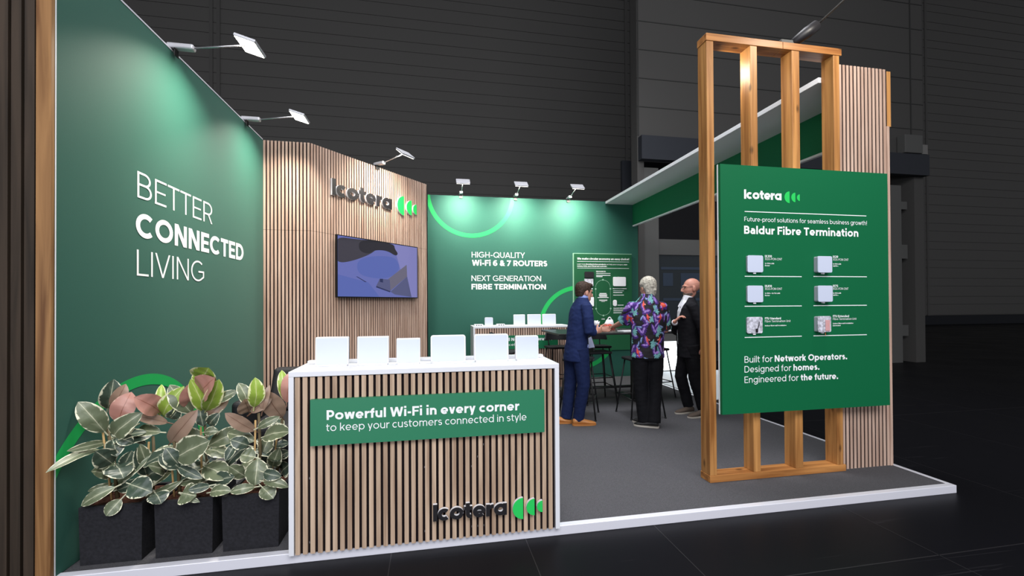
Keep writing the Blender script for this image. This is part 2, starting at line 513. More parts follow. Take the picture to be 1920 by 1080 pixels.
def glyph(c, h):
    Q = []
    e = 1.0 * (h - 0.04)

    def st(*p): Q.extend(stroke_quads(p, h))
    def stl(p): Q.extend(stroke_quads(p, h))
    def thin(*p): Q.extend(stroke_quads(p, h * 0.85))
    def rect(x0, y0, x1, y1): Q.append([Vector((x0, y0)), Vector((x1, y0)), Vector((x1, y1)), Vector((x0, y1))])

    def diag(x0, y0, x1, y1, k=1.0):
        L = math.hypot(x1 - x0, y1 - y0)
        hx = h * k * L / abs(y1 - y0)
        Q.append([Vector((x0 - hx, y0)), Vector((x0 + hx, y0)), Vector((x1 + hx, y1)), Vector((x1 - hx, y1))])
        return hx
    sl = sr = 0.085
    RO, DI = 0.055, 0.012
    X = XH
    if c == ' ': return 0.30, [], 0, 0
    if c == 'I': W = 2 * h; st((h, 0), (h, 1))
    elif c == 'l': W = 2 * h; st((h, 0), (h, 1.03))
    elif c == 'i': W = 2 * h; st((h, 0), (h, X)); rect(0, 0.86, 2 * h, 0.86 + max(2 * h, 0.11))
    elif c == '!': W = 2 * h; st((h, 0.28), (h, 1)); rect(0, 0, 2 * h, 2 * h)
    elif c == '.': W = 2.3 * h; rect(0, 0, W, W)
    elif c == ',': W = 2.2 * h; rect(0, 0, W, W); diag(0.2 * h, -0.14, 1.2 * h, 0.02)
    elif c == '-': W = 0.32; st((0, 0.37), (W, 0.37))
    elif c == '+': W = 0.5; st((0, 0.4), (W, 0.4)); st((W / 2, 0.15), (W / 2, 0.65))
    elif c == 'A': W = 0.84 + e; k = diag(h * 1.08, 0, W / 2, 1); diag(W - h * 1.08, 0, W / 2, 1); thin((W * .2, 0.27), (W * .8, 0.27)); sl = sr = DI
    elif c == 'B':
        W = 0.64 + e; st((h, 0), (h, 1)); sr = RO
        r1 = (1 - h - 0.52) / 2; r2 = (0.52 - h) / 2
        stl([(h, 1 - h), (W * .5, 1 - h)] + arc(W * .5, .52 + r1, W * .43 - h, r1, 90, -90)[1:] + [(h, .52)])
        stl([(h, .52), (W * .55, .52)] + arc(W * .55, h + r2, W * .45 - h, r2, 90, -90)[1:] + [(h, h)])
    elif c == 'C': W = 0.86 + e; stl(arc(W * .54, .5, W * .54 - h, .5 - h, 46, 314)); sl = RO; sr = .03
    elif c == 'D': W = 0.78 + e; st((h, 0), (h, 1)); stl([(h, 1 - h), (W * .44, 1 - h)] + arc(W * .44, .5, W * .56 - h, .5 - h, 90, -90)[1:] + [(h, h)]); sr = RO
    elif c in 'EF':
        W = 0.58 + e; st((h, 0), (h, 1)); st((0, 1 - h), (W, 1 - h)); thin((h, .5), (W * .92, .5)); sr = .04
        if c == 'E': st((0, h), (W, h))
        else: W = 0.56 + e
    elif c == 'G': W = 0.90 + e; stl(arc(W * .52, .5, W * .52 - h, .5 - h, 48, 310) + [(W - h, .22), (W - h, .47)]); st((W * .55, .47), (W, .47)); sl = RO
    elif c == 'H': W = 0.70 + e; st((h, 0), (h, 1)); st((W - h, 0), (W - h, 1)); st((h, .5), (W - h, .5))
    elif c == 'L': W = 0.54 + e; st((h, 0), (h, 1)); st((0, h), (W, h)); sr = .02
    elif c == 'M': W = 0.82 + e; st((h, 0), (h, 1)); st((W - h, 0), (W - h, 1)); diag(W / 2, .22, h * 1.1, 1); diag(W / 2, .22, W - h * 1.1, 1)
    elif c == 'N': W = 0.74 + e; st((h, 0), (h, 1)); st((W - h, 0), (W - h, 1)); diag(W - h * 1.1, 0, h * 1.1, 1)
    elif c in 'OQ0':
        W = (0.96 if c != '0' else 0.70) + e; stl(arc(W / 2, .5, W / 2 - h, .5 - h, 0, 360, 40)); sl = sr = RO
        if c == 'Q': diag(W * .98, -.02, W * .62, .32)
    elif c == 'P': W = 0.62 + e; st((h, 0), (h, 1)); r1 = (1 - h - .38) / 2; stl([(h, 1 - h), (W * .5, 1 - h)] + arc(W * .5, .38 + r1, W * .5 - h, r1, 90, -90)[1:] + [(h, .38)]); sr = .03
    elif c == 'R': W = 0.65 + e; st((h, 0), (h, 1)); r1 = (1 - h - .42) / 2; stl([(h, 1 - h), (W * .5, 1 - h)] + arc(W * .5, .42 + r1, W * .48 - h, r1, 90, -90)[1:] + [(h, .42)]); diag(W - h * 1.2, 0, W * .55, .42); sr = .03
    elif c in 'Ss':
        T = 1.0 if c == 'S' else X
        W = (0.62 if c == 'S' else 0.51) + e * .8
        rU = (T * .48 - h) / 2; rL = (T * .52 - h) / 2
        yU = T - h - rU; yL = h + rL
        stl(arc(W / 2, yU, W * .46 - h, rU, 32, 270) + arc(W / 2, yL, W * .49 - h, rL, 90, -148)[1:]); sl = sr = .045
    elif c == 'T': W = 0.64 + e; st((W / 2, 0), (W / 2, 1)); st((0, 1 - h), (W, 1 - h)); sl = sr = .02
    elif c == 'U': W = 0.72 + e; r1 = W / 2 - h; stl([(h, 1)] + arc(W / 2, h + r1, r1, r1, 180, 360) + [(W - h, 1)])
    elif c == 'V': W = 0.80 + e; diag(W / 2, 0, h * 1.08, 1); diag(W / 2, 0, W - h * 1.08, 1); sl = sr = DI
    elif c == 'W': W = 1.18 + e; diag(W * .27, 0, h * 1.08, 1); diag(W * .27, 0, W / 2, 1); diag(W * .73, 0, W / 2, 1); diag(W * .73, 0, W - h * 1.08, 1); sl = sr = DI
    elif c == 'X': W = 0.74 + e; diag(h * 1.2, 0, W - h * 1.3, 1); diag(W - h * 1.2, 0, h * 1.3, 1); sl = sr = DI
    elif c == 'Y': W = 0.74 + e; st((W / 2, 0), (W / 2, .45)); diag(W / 2, .42, h * 1.2, 1); diag(W / 2, .42, W - h * 1.2, 1); sl = sr = DI
    elif c == '1': W = 0.30 + e; st((W - h, 0), (W - h, 1)); diag(0.02, .82, W - h, .97)
    elif c == '2': W = 0.58 + e; stl(arc(W / 2, .70, W / 2 - h, .30 - h, 165, -35)); diag(h * 1.5, h, W * .84, .56); st((0, h), (W, h))
    elif c == '3': W = 0.60 + e; stl(arc(W / 2, .745, W * .45 - h, .255 - h, 150, -90) + arc(W / 2, .265, W / 2 - h, .265 - h * .9, 90, -155)[1:])
    elif c == '4': W = 0.66 + e; st((W * .72, 0), (W * .72, 1)); st((0, .24), (W, .24)); diag(h * 1.3, .24, W * .68, 1)
    elif c == '5': W = 0.60 + e; st((W * .12 + h, .48), (W * .12 + h, 1 - h)); st((W * .12, 1 - h), (W * .92, 1 - h)); stl(arc(W * .45, .31, W * .55 - h, .31 - h * .9, 118, -150))
    elif c in '69':
        W = 0.64 + e; q0 = len(Q)
        stl(arc(W / 2, .32, W / 2 - h, .32 - h, 0, 360, 30)); stl(arc(W * .62, .46, W * .62 - h, .54 - h, 180, 62))
        if c == '9':
            for q in range(q0, len(Q)): Q[q] = [Vector((W - v.x, 1 - v.y)) for v in Q[q]]
    elif c == '7': W = 0.60 + e; st((0, 1 - h), (W, 1 - h)); diag(W * .25, 0, W - h * 1.2, 1 - h)
    elif c == '&': W = 0.70 + e; stl(arc(W * .44, .76, .20 - h * .4, .24 - h, -50, 230)); stl([(W * .60, .57)] + arc(W * .40, .27, W * .40 - h, .27 - h, 115, 335)[1:] + [(W * .92, .50)]); diag(W * .93, 0, W * .26, .64)
    elif c in 'bdpqg@':
        W = 0.68 + e; stl(arc(W / 2, X / 2, W / 2 - h, X / 2 - h, 0, 360, 30)); sl = sr = RO
        if c == 'b': st((h, 0), (h, 1.03)); sl = .085
        if c == 'd': st((W - h, 0), (W - h, 1.03)); sr = .085
        if c == 'p': st((h, -.25), (h, X)); sl = .085
        if c == 'q': st((W - h, -.25), (W - h, X)); sr = .085
        if c == '@': st((W - h, 0), (W - h, X)); sr = .085
        if c == 'g': stl([(W - h, X)] + arc(W / 2, -.02, W / 2 - h, .25 - h * .6, 0, -150)); sr = .085
    elif c == 'a':
        W = 0.56 + e; r1 = W / 2 - h; stl([(W - h, 0), (W - h, X - h - r1 * .9)] + arc(W / 2, X - h - r1 * .9, r1, r1 * .9, 0, 140)[1:])
        r2 = (.44 - h) / 2; y2 = h + r2 - .01
        stl([(W - h, .43), (W * .42, .43)] + arc(W * .42, y2, W * .42 - h, .43 - y2, 90, 270)[1:] + [(W * .55, h - .01), (W - h * 1.2, h + .10)]); sl = .05
    elif c == 'c': W = 0.58 + e; stl(arc(W * .56, X / 2, W * .56 - h, X / 2 - h, 48, 312)); sl = RO; sr = .02
    elif c == 'e': W = 0.66 + e; stl(arc(W / 2, X / 2, W / 2 - h, X / 2 - h, 0, 318)); Q.extend(stroke_quads([(h, X / 2 - h * .3), (W - h * .3, X / 2 - h * .3)], h * .72)); sl = sr = RO
    elif c == 'f': W = 0.36 + e; r1 = .18; stl([(.11 + h, 0), (.11 + h, 1.02 - h - r1)] + arc(.11 + h + r1, 1.02 - h - r1, r1, r1, 180, 85)[1:]); st((0, X - h), (W, X - h)); sl = sr = .025
    elif c in 'hnmu':
        W = (0.98 if c == 'm' else 0.58) + e * (1.5 if c == 'm' else 1)
        if c == 'm':
            w2 = W / 2 + h; r1 = w2 / 2 - h
            st((h, 0), (h, X))
            for o_ in (0, w2 - 2 * h): stl([(o_ + w2 - h, 0), (o_ + w2 - h, X - h - r1)] + arc(o_ + w2 / 2, X - h - r1, r1, r1, 0, 172)[1:])
        else:
            r1 = W / 2 - h
            q0 = len(Q)
            st((h, 0), (h, 1.03 if c == 'h' else X)); stl([(W - h, 0), (W - h, X - h - r1)] + arc(W / 2, X - h - r1, r1, r1, 0, 172)[1:])
            if c == 'u':
                for q in range(q0, len(Q)): Q[q] = [Vector((W - v.x, X - v.y)) for v in Q[q]]
    elif c == 'k': W = 0.58 + e; st((h, 0), (h, 1.03)); diag(h * 1.6, .24, W - h * 1.4, X); diag(W - h * 1.3, 0, W * .42, .46); sr = DI
    elif c == 'r': W = 0.36 + e; st((h, 0), (h, X)); r1 = W - h; stl(arc(W, X - h - r1 * .85, r1, r1 * .85, 172, 88)); sr = .01
    elif c == 't': W = 0.40 + e; r1 = .16; stl([(.10 + h, .93), (.10 + h, h + r1)] + arc(.10 + h + r1, h + r1, r1, r1, 180, 285)[1:]); st((0, X - h), (W, X - h)); sl = sr = .03
    elif c == 'v': W = 0.58 + e; diag(W / 2, 0, h * 1.15, X); diag(W / 2, 0, W - h * 1.15, X); sl = sr = DI
    elif c == 'y': W = 0.60 + e; diag(W / 2, 0, h * 1.15, X); diag(W * .5 - (W * .5 - h * 1.15) * .25 / X, -.25, W - h * 1.15, X); sl = sr = DI
    elif c == 'w': W = 0.90 + e; diag(W * .27, 0, h * 1.1, X); diag(W * .27, 0, W / 2, X); diag(W * .73, 0, W / 2, X); diag(W * .73, 0, W - h * 1.1, X); sl = sr = DI
    elif c == 'x': W = 0.58 + e; diag(h * 1.3, 0, W - h * 1.3, X); diag(W - h * 1.3, 0, h * 1.3, X); sl = sr = DI
    elif c == 'z': W = 0.52 + e; st((0, X - h), (W, X - h)); st((0, h), (W, h)); diag(h * 1.4, h, W - h * 1.4, X - h)
    elif c == 'o': W = 0.70 + e; stl(arc(W / 2, X / 2, W / 2 - h, X / 2 - h, 0, 360, 30)); sl = sr = RO
    else: W = 0.4
    k = max(.25, 1.12 - 5 * h)
    if h > .11: return W, Q, .012, .012
    return W, Q, sl * k + .012, sr * k + .012


WT = {'light': 0.041, 'regular': 0.056, 'bold': 0.104, 'heavy': 0.116}


def text_quads(runs):
    """runs: (string, weight) pieces -> quads in em units, each with its letter number, and the total width."""
    x, out, n = 0.0, [], 0
    first = True
    for s, wgt in runs:
        h = WT[wgt]
        for ch in s:
            W, Q, a_, b_ = glyph(ch, h)
            if first: a_ = 0; first = False
            x += a_
            for q in Q: out.append((n, [Vector((v.x + x, v.y)) for v in q]))
            x += W + b_
            n += 1
    return out, x - b_


def write(mb, runs, p0, p1, up, cap, lift):
    """Flat printed words from baseline point p0 to p1 (world), cap height along up, lifted off the surface."""
    if isinstance(runs, tuple): runs = [runs]
    Q, W = text_quads(runs)
    ux = (Vector(p1) - Vector(p0)) / W
    uy = Vector(up) * cap
    o = Vector(p0) + Vector(lift)
    lf = Vector(lift).normalized()
    for k, (n, q) in enumerate(Q): mb.poly([o + ux * v.x + uy * v.y + lf * (3e-5 * (k % 37)) for v in q])


UP = Vector((0, 0, 1))


def px_writer(mb, axis, val, lift):
    """A writer for one wall plane: words by the pixels of their baseline ends and the cap height at the start."""
    def go(runs, x0, y0, x1, y1, cap_px):
        p0, p1 = at(x0, y0, axis, val), at(x1, y1, axis, val)
        top = at(x0, y0 - cap_px, axis, val)
        p1.z = p0.z
        write(mb, runs, p0, p1, UP, top.z - p0.z, lift)
    return go


def half_disc(c, ux, uy, r):
    return [Vector(c) + ux * (r * math.cos(math.radians(a_))) + uy * (r * math.sin(math.radians(a_))) for a_ in range(90, 271, 9)]


# ------------------------------------------------------------------ structure: hall
def struct(o): return tag(o, kind='structure')


b = MB(); b.box(-45, 60, -12, 23.6, -0.26, -0.06)
floor = struct(b.build('floor', 'hall_floor'))
b = MB()
for x in (-3.3, -1.75, -0.25, 0.62, 1.55, 3.1, 4.65, 6.2, 7.75, 9.3, 12, 15, 18): b.box(x, x + 0.006, -4, 23, -0.0605, -0.0592)
for y in (1.15, 2.2, 5.0, 8.1, 11.2): b.box(-12, 30, y, y + 0.008, -0.0605, -0.0592)
b.build('seam', 'letter_black', floor)
b = MB(); b.box(-45, 60, 23.5, 23.9, 0.55, 27)
far = struct(b.build('wall_far', 'hall_wall'))
b = MB()
z = 0.6
k = 0
while z < 26:
    hh = 0.70 if k % 2 == 0 else 0.52
    b.box(-44.9, 59.5, 23.465, 23.5, z, z + hh - 0.04)
    z += hh; k += 1
b.build('ribbing', 'hall_rib', far)
b = MB()
for x in (-10.45, 11.05, 32.0): b.box(x, x + 0.16, 23.42, 23.464, 0.55, 26.5); b.box(x + 0.32, x + 0.48, 23.42, 23.464, 0.55, 26.5)
b.build('guide_rail', 'hall_wall', far)
b = MB(); b.box(-45, 60, 23.55, 23.9, -0.06, 0.55)
struct(b.build('baseboard_far', 'hall_dark'))
b = MB(); b.box(-45, 60, -12, 24, 27.2, 27.4)
struct(b.build('ceiling', 'hall_dark'))

# porch of the hall gate behind the stand
b = MB()
b.box(4.62, 12.6, 9.2, 9.5, 5.25, 16)
b.box(4.62, 4.78, 9.2, 9.5, -0.06, 5.25)
b.box(12.3, 12.6, 9.2, 12, -0.06, 5.25)
porch = struct(b.build('wall_porch', 'porch_wall'))
b = MB()
for zz in (5.95, 6.6, 7.25, 7.9, 8.55, 9.2): b.box(4.62, 12.6, 9.19, 9.2, zz, zz + 0.018)
for xx in (4.63, 12.2): b.box(xx, xx + 0.03, 9.185, 9.2, 5.3, 15)
b.build('panel_seam', 'seam_grey', porch)
b = MB(); b.box(4.64, 12.55, 9.02, 9.2, 4.72, 5.25)
struct(b.build('lintel', 'hall_dark'))
b = MB(); b.box(4.9, 12.3, 10.6, 10.7, -0.06, 5.2)
struct(b.build('wall_porch_inner', 'hall_dark'))
b = MB()
b.box(4.8, 5.16, 9.25, 9.4, -0.06, 4.6)
b.box(5.16, 12.2, 9.3, 9.38, 2.62, 2.98)
b.box(5.16, 12.2, 9.3, 9.38, 0.62, 0.9)
for x in (6.46, 8.9, 10.8): b.box(x, x + 0.16, 9.28, 9.4, -0.06, 4.0)
b.box(5.16, 12.2, 9.3, 9.38, 3.9, 4.1)
b.box(11.6, 11.95, 9.25, 9.4, -0.06, 4.5)
door = struct(b.build('door_1', 'hall_frame'))
b = MB(); b.box(5.16, 12.0, 9.33, 9.345, 2.98, 3.9)
b.build('upper_pane', 'door_black_pane', door)
b = MB(); b.use('door_glass_dim'); b.box(5.16, 12.0, 9.33, 9.345, 0.9, 2.62)
b.use('door_glass_shape')
for x0, x1, z0, z1 in ((5.25, 6.9, 2.28, 2.34), (5.3, 5.55, 1.9, 2.2), (5.75, 6.7, 1.75, 2.2), (5.3, 6.8, 1.56, 1.62)):
    b.box(x0, x1, 9.322, 9.332, z0, z1)
b.prism([(6.05, 9.32, 1.16), (6.18, 9.32, 1.03), (6.31, 9.32, 1.16), (6.18, 9.32, 1.29)], (0, 0.01, 0))
b.build('middle_pane', None, door)
b = MB(); b.box(5.16, 6.45, 9.33, 9.345, -0.05, 0.62)
b.build('lower_pane', 'door_daylight', door)

t = empty('gate_drive', (11.9, 9.0, 5.25), 'grey motor box standing on the dark lintel right of the tower', 'motor')
b = MB(); b.box(11.75, 12.3, 8.98, 9.19, 5.26, 5.72); b.build('housing', 'hall_frame', t, bevel=0.015)
b = MB(); b.box(12.3, 12.5, 9.02, 9.19, 5.26, 5.5); b.build('bracket', 'hall_wall', t)

b = MB(); b.prism([(4.45, 6.35, -0.055), (5.6, 6.6, -0.055), (7.2, 9.15, -0.055), (4.45, 9.15, -0.055)][::-1], (0, 0, -0.004))  # sheet over the hall floor, its pale colour painting the daylight there
tag(b.build('floor_daylight_patch', 'floor_daylight_patch'), 'pale sheet as daylight on the floor outside the stand by the daylit glass door', 'daylight patch')

# ------------------------------------------------------------------ structure: stand
XL, YF, YB, XR, HT = -2.068, 2.885, 8.5, 4.25, 3.6
b = MB(); b.box(-2.06, XR - 0.035, YF + 0.035, 8.62, -0.06, -0.004)
plat = struct(b.build('platform', 'hall_dark'))
b = MB(); b.box(-2.065, XR - 0.04, YF + 0.05, 8.6, -0.004, 0.0)
b.build('carpet', 'carpet_grey', plat)
b = MB()
b.box(-2.13, XR, YF, YF + 0.05, -0.06, 0.003)
b.box(XR - 0.04, XR, YF + 0.05, 8.62, -0.06, 0.003)
b.build('edge_trim', 'alu_white', plat, bevel=0.003)

b = MB(); b.box(-2.14, XL, 2.887, 6.05, 0, HT)
wl = struct(b.build('wall_left', 'wall_fabric'))
b = MB(); b.box(-2.145, XL + 0.003, 2.887, 6.0, HT, HT + 0.012)
b.build('top_trim', 'alu_white', wl)
lm = MB(); lw = px_writer(lm, 0, XL, (0.002, 0, 0))
lw(('BETTER', 'light'), 257, 369.5, 397.5, 418, 49.5)
lw(('CONNECTED', 'bold'), 254, 443, 456, 486.5, 47)
lw(('LIVING', 'light'), 256, 516.5, 382, 527.5, 49)
lm.build('lettering', 'ink_white', wl)


def ring_quads(mb, cx, cz, ro, ri, place, ok, n=160):
    for k in range(n):
        a0, a1 = 2 * math.pi * k / n, 2 * math.pi * (k + 1) / n
        q = [(cx + r_ * math.cos(a_), cz + r_ * math.sin(a_)) for r_, a_ in ((ri, a0), (ro, a0), (ro, a1), (ri, a1))]
        if any(ok(*v) for v in q): mb.poly([place(*v) for v in q])


b = MB(); ring_quads(b, 3.627, 0.044, 0.968, 0.888, lambda y, z_: (XL + 0.0015, max(y, 2.894), max(z_, 0.001)), lambda y, z_: z_ > 0.0 and y > 2.894, 260)
b.build('ring', 'ring_green', wl)

b = MB(); b.box(-2.14, XL, 2.862, 2.8845, -0.06, 3.75)
struct(b.build('trim_1', 'pine_post'))
b = MB(); b.box(XL + .0002, XL + .0022, 2.887, 2.8935, 0.004, 3.59)
struct(b.build('trim_2', 'white_board'))


def slat_run(mb, p0, d, n, length, z0, z1, pitch=0.044, wide=0.0262, thick=0.009, start=0.008):
    """Upright slats along direction d from p0, standing out along n."""
    s_ = start
    while s_ + wide <= length + 1e-4:
        o = Vector(p0) + Vector(d) * s_
        mb.obox((o.x, o.y, z0), Vector(d) * wide, Vector(n) * thick, (0, 0, z1 - z0))
        s_ += pitch


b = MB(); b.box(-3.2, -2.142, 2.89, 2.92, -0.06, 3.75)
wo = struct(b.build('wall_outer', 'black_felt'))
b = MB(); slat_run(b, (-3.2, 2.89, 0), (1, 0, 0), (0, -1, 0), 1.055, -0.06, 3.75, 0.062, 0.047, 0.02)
b.build('slats', 'dark_slat', wo)

# slatted corner: a short panel across, a long panel turned towards the aisle
A0, A1, B1 = Vector((XL + 0.002, 6.02, 0)), Vector((-1.516, 6.02, 0)), Vector((-0.045, 7.80, 0))
dB = (B1 - A1).normalized()
nB = Vector((dB.y, -dB.x, 0))
LB = (B1 - A1).length
b = MB()
b.prism([A0, A1, B1, B1 + Vector((0, 0.695, 0)), B1 + Vector((-0.06, 0.695, 0)), B1 + Vector((-0.06, 0.03, 0)), A1 + Vector((-0.03, 0.06, 0)), A0 + Vector((0, 0.06, 0))], (0, 0, 3.59))
wc = struct(b.build('wall_corner', 'black_felt'))
b = MB()
for z0, z1 in ((0.0, 2.466), (2.470, HT)):
    slat_run(b, A0, (1, 0, 0), (0, -1, 0), (A1 - A0).length, z0, z1, pitch=((A1 - A0).length - 0.0285) / 12, start=0.001)
    slat_run(b, A1 + dB * 0.004, dB, nB, LB - 0.004, z0, z1)
b.build('slats', 'oak_slat', wc)

b = MB(); b.box(-0.04, XR + 0.02, YB, YB + 0.07, 0, HT)
wb = struct(b.build('wall_back', 'wall_fabric'))
b = MB(); b.box(XR + 0.02, XR + 0.03, YB - 0.005, YB + 0.075, 0, HT); b.build('end_trim', 'end_brown', wb)
lm = MB(); lw = px_writer(lm, 1, YB, (0, -0.003, 0))
lw(('HIGH-QUALITY', 'regular'), 884.5, 482.6, 984, 483, 10.4)
lw(('Wi-Fi 6 & 7 ROUTERS', 'bold'), 885, 498, 1026, 498.5, 10.6)
lw(('NEXT GENERATION', 'regular'), 884, 526.8, 1014.4, 527.2, 10.2)
lw(('FIBRE TERMINATION', 'bold'), 884, 542.6, 1023.5, 543, 10.2)
lm.build('lettering', 'ink_white', wb)
b = MB()
ring_quads(b, 0.79, 3.66, 0.865, 0.785, lambda x, z_: (max(x, -.035), YB - 0.002, min(z_, HT - .001)), lambda x, z_: z_ < HT - 0.001 and x > -0.035)
ring_quads(b, 2.97, 1.02, 0.85, 0.765, lambda x, z_: (x, YB - 0.002, z_), lambda x, z_: z_ > 0)
b.build('ring', 'ring_green', wb)

# ------------------------------------------------------------------ canopy
t = empty('canopy', (3.9, 8.4, 3.1), 'white canopy board with green fascia running from back wall to timber tower', 'canopy')
b = MB(); b.box(3.55, 4.245, 3.46, 8.49, 3.55, 3.6); b.build('fin', 'white_board', t, bevel=0.003)
b = MB(); b.box(4.15, 4.19, 3.46, 8.495, 3.125, 3.55); b.build('fascia', 'deep_green', t)
b = MB(); b.box(4.147, 4.193, 3.46, 8.495, 3.10, 3.125); b.build('bottom_trim', 'white_board', t)
b = MB(); b.box(4.203, 4.25, 3.37, 3.455, 3.15, 3.67); b.build('end_cap', 'pine_upright', t, bevel=0.003)

# ------------------------------------------------------------------ timber tower
t = empty('timber_tower', (3.25, 3.4, 0), 'tall open timber frame tower of four posts with slatted side panel on the right', 'tower')
for x0, x1 in ((2.309, 2.374), (2.727, 2.795), (3.143, 3.22), (3.575, 3.638)):
    b = MB(); b.box(x0, x1, 3.33, 3.455, 0.058, 3.737); b.build('post', 'pine_upright', t, bevel=0.003)
b = MB(); b.box(2.305, 3.66, 3.325, 3.458, 0.0, 0.058); b.build('bottom_beam', 'pine_level', t, bevel=0.003)
b = MB(); b.box(2.305, 3.05, 3.325, 3.458, 3.737, 3.80); b.box(3.053, 3.66, 3.325, 3.458, 3.737, 3.80); b.build('top_beam', 'pine_level', t, bevel=0.003)
b = MB(); b.box(3.664, 4.20, 3.369, 3.45, 0, 3.672); sp = b.build('slat_panel', 'black_felt', t)
b = MB(); slat_run(b, (3.664, 3.369, 0), (1, 0, 0), (0, -1, 0), 0.536, 0, 3.68, 0.0405, 0.0245, 0.006, 0.006); b.build('slats', 'oak_slat', sp)
b = MB(); b.box(4.185, 4.212, 3.356, 3.45, 0, 3.148); b.build('side_board', 'oak_slat', t)

# ------------------------------------------------------------------ big green panel on the tower
PY_ = 3.25
t = empty('display_panel', (3.2, 3.28, 0.59), 'large green information panel hung on the timber tower with six mounted boxes', 'sign')
b = MB(); b.use('panel_green'); b.box(2.37, 4.05, PY_, PY_ + 0.028, 0.588, 2.667); b.build('board', None, t)
b = MB(); b.box(2.366, 4.052, PY_ + 0.0285, PY_ + 0.04, 0.586, 2.669); b.build('board_edge', 'white_board', t)
b = MB(); b.box(2.40, 4.03, PY_ + 0.041, 3.324, 0.66, 2.60); b.build('backing', 'white_board', t)
lm = MB(); lw = px_writer(lm, 1, PY_, (0, -0.0015, 0))
lw(('Icoter@', 'heavy'), 1395, 372.6, 1465, 376, 17.5)
lw(('Future-proof solutions for seamless business growth!', 'regular'), 1395.5, 414.8, 1625, 421.3, 8.4)
lw(('Baldur Fibre Termination', 'bold'), 1395, 438.4, 1609, 442.6, 15.2)
lw([('Built for ', 'regular'), ('Network Operators.', 'bold')], 1395.8, 680.2, 1588, 674.6, 12.2)
lw([('Designed for ', 'regular'), ('homes.', 'bold')], 1395.8, 698.6, 1536, 694.2, 12.2)
lw([('Engineered for ', 'regular'), ('the future.', 'bold')], 1395.8, 718.2, 1571, 711.5, 12.2)
for x, y, l1, l2, l3, l4, w2, w3, w4 in ((1434, 482.5, 'IX310', 'XGS-PON ONT', '1x 10G LAN', 'Router', 32, 17, 9),
                                         (1561.5, 483.5, 'IX29', 'XGS-PON ONT', '1x 10G LAN', 'SFP+', 29, 15, 10),
                                         (1434, 538.5, 'IX410', 'XGS-PON ONT', '1x 10G + 3x 1G LAN', 'Router', 32, 28, 9),
                                         (1561.5, 538.2, 'IX75', 'XGS-PON ONT', '1x 10G LAN', 'SFP+', 29, 15, 10),
                                         (1434, 599.2, 'FTU Standard', 'Fibre Termination Unit', 'Indoor fibre wall installation', '', 48, 40, 0),
                                         (1561.5, 595.0, 'FTU Extended', 'Fibre Termination Unit', 'Indoor fibre wall installation', 'Extended', 44, 38, 14)):
    w1 = {'IX310': 13, 'IX410': 13, 'IX29': 9.5, 'IX75': 9.5}.get(l1, 30)
    lw((l1, 'bold'), x, y, x + w1, y, 4.2)
    lw((l2, 'regular'), x, y + 5.2, x + w2, y + 5.2, 4.2)
    lw((l3, 'bold'), x, y + 12.6, x + w3, y + 12.6, 2.4)
    if l4: lw((l4, 'bold'), x, y + 16.6, x + w4, y + 16.6, 2.4)


def px_bar(mb, x0, y0, x1, y1, th, axis, val, lift):
    p0, p1 = at(x0, y0, axis, val), at(x1, y1, axis, val)
    p1.z = p0.z = (p0.z + p1.z) / 2
    dz = Vector((0, 0, at(x0, y0 - th / 2, axis, val).z - at(x0, y0 + th / 2, axis, val).z)) / 2
    l = Vector(lift)
    mb.poly([p0 - dz + l, p1 - dz + l, p1 + dz + l, p0 + dz + l])


for x0, y0, x1, y1 in ((1396, 397, 1624, 404.5), (1396, 518.3, 1503, 518.5), (1525, 518.5, 1625, 518.8), (1396, 574.6, 1503, 573.2), (1525, 573.4, 1625, 572), (1396, 633, 1503, 630), (1525, 630, 1625, 627.2)):
    dl = MB(); px_bar(dl, x0, y0, x1, y1, 1.5, 1, PY_, (0, -0.0015, 0)); dl.build('divider_line', 'ink_white', t)
lm.build('lettering', 'ink_white', t)
lm = MB()
for x0, x1, y0, y1 in ((1469, 1480.2, 359, 381), (1482, 1491, 361.5, 379.2), (1492.7, 1499.3, 364.6, 377)):
    p0, p1 = at(x1, y0, 1, PY_), at(x1, y1, 1, PY_)
    r_ = (p0.z - p1.z) / 2
    lm.poly([q + Vector((0, -0.0015, 0)) for q in half_disc((p0 + p1) / 2, Vector((1, 0, 0)), UP, r_)])
lm.build('emblem', 'logo_green', t)


def terminal(x0, x1, y0, y1, depth, face, label, extra=None):
    """A small wall box on the green panel, placed by its front face."""
    yf = PY_ - depth
    a_, c_ = at(x0, y1, 1, yf), at(x1, y0, 1, yf)
    cx, cz, w_, h_ = (a_.x + c_.x) / 2, (a_.z + c_.z) / 2, c_.x - a_.x, c_.z - a_.z
    t = empty('fibre_terminal', (cx, PY_, cz - h_ / 2), label, 'wall box', 'wall boxes on the green panel')
    b = MB(); b.prism([(cx + u, PY_ - 0.001, cz + v) for u, v in rounded_rect(w_ * .97, h_ * .97, 0.012)], (0, -depth * .75, 0)); b.build('body', 'device_side', t)
    b = MB(); b.prism([(cx + u, PY_ - depth * .75, cz + v) for u, v in rounded_rect(w_, h_, 0.014)], (0, -depth * .25, 0)); b.build('front_cover', face, t, bevel=0.002)
    b = MB(); b.box(cx - 0.012, cx + 0.012, PY_ - depth * .6, PY_ - depth * .3, cz - h_ / 2 - 0.012, cz - h_ / 2 + 0.004); b.build('cable_gland', 'white_board', t)
    return t, cx, cz, w_, h_, yf


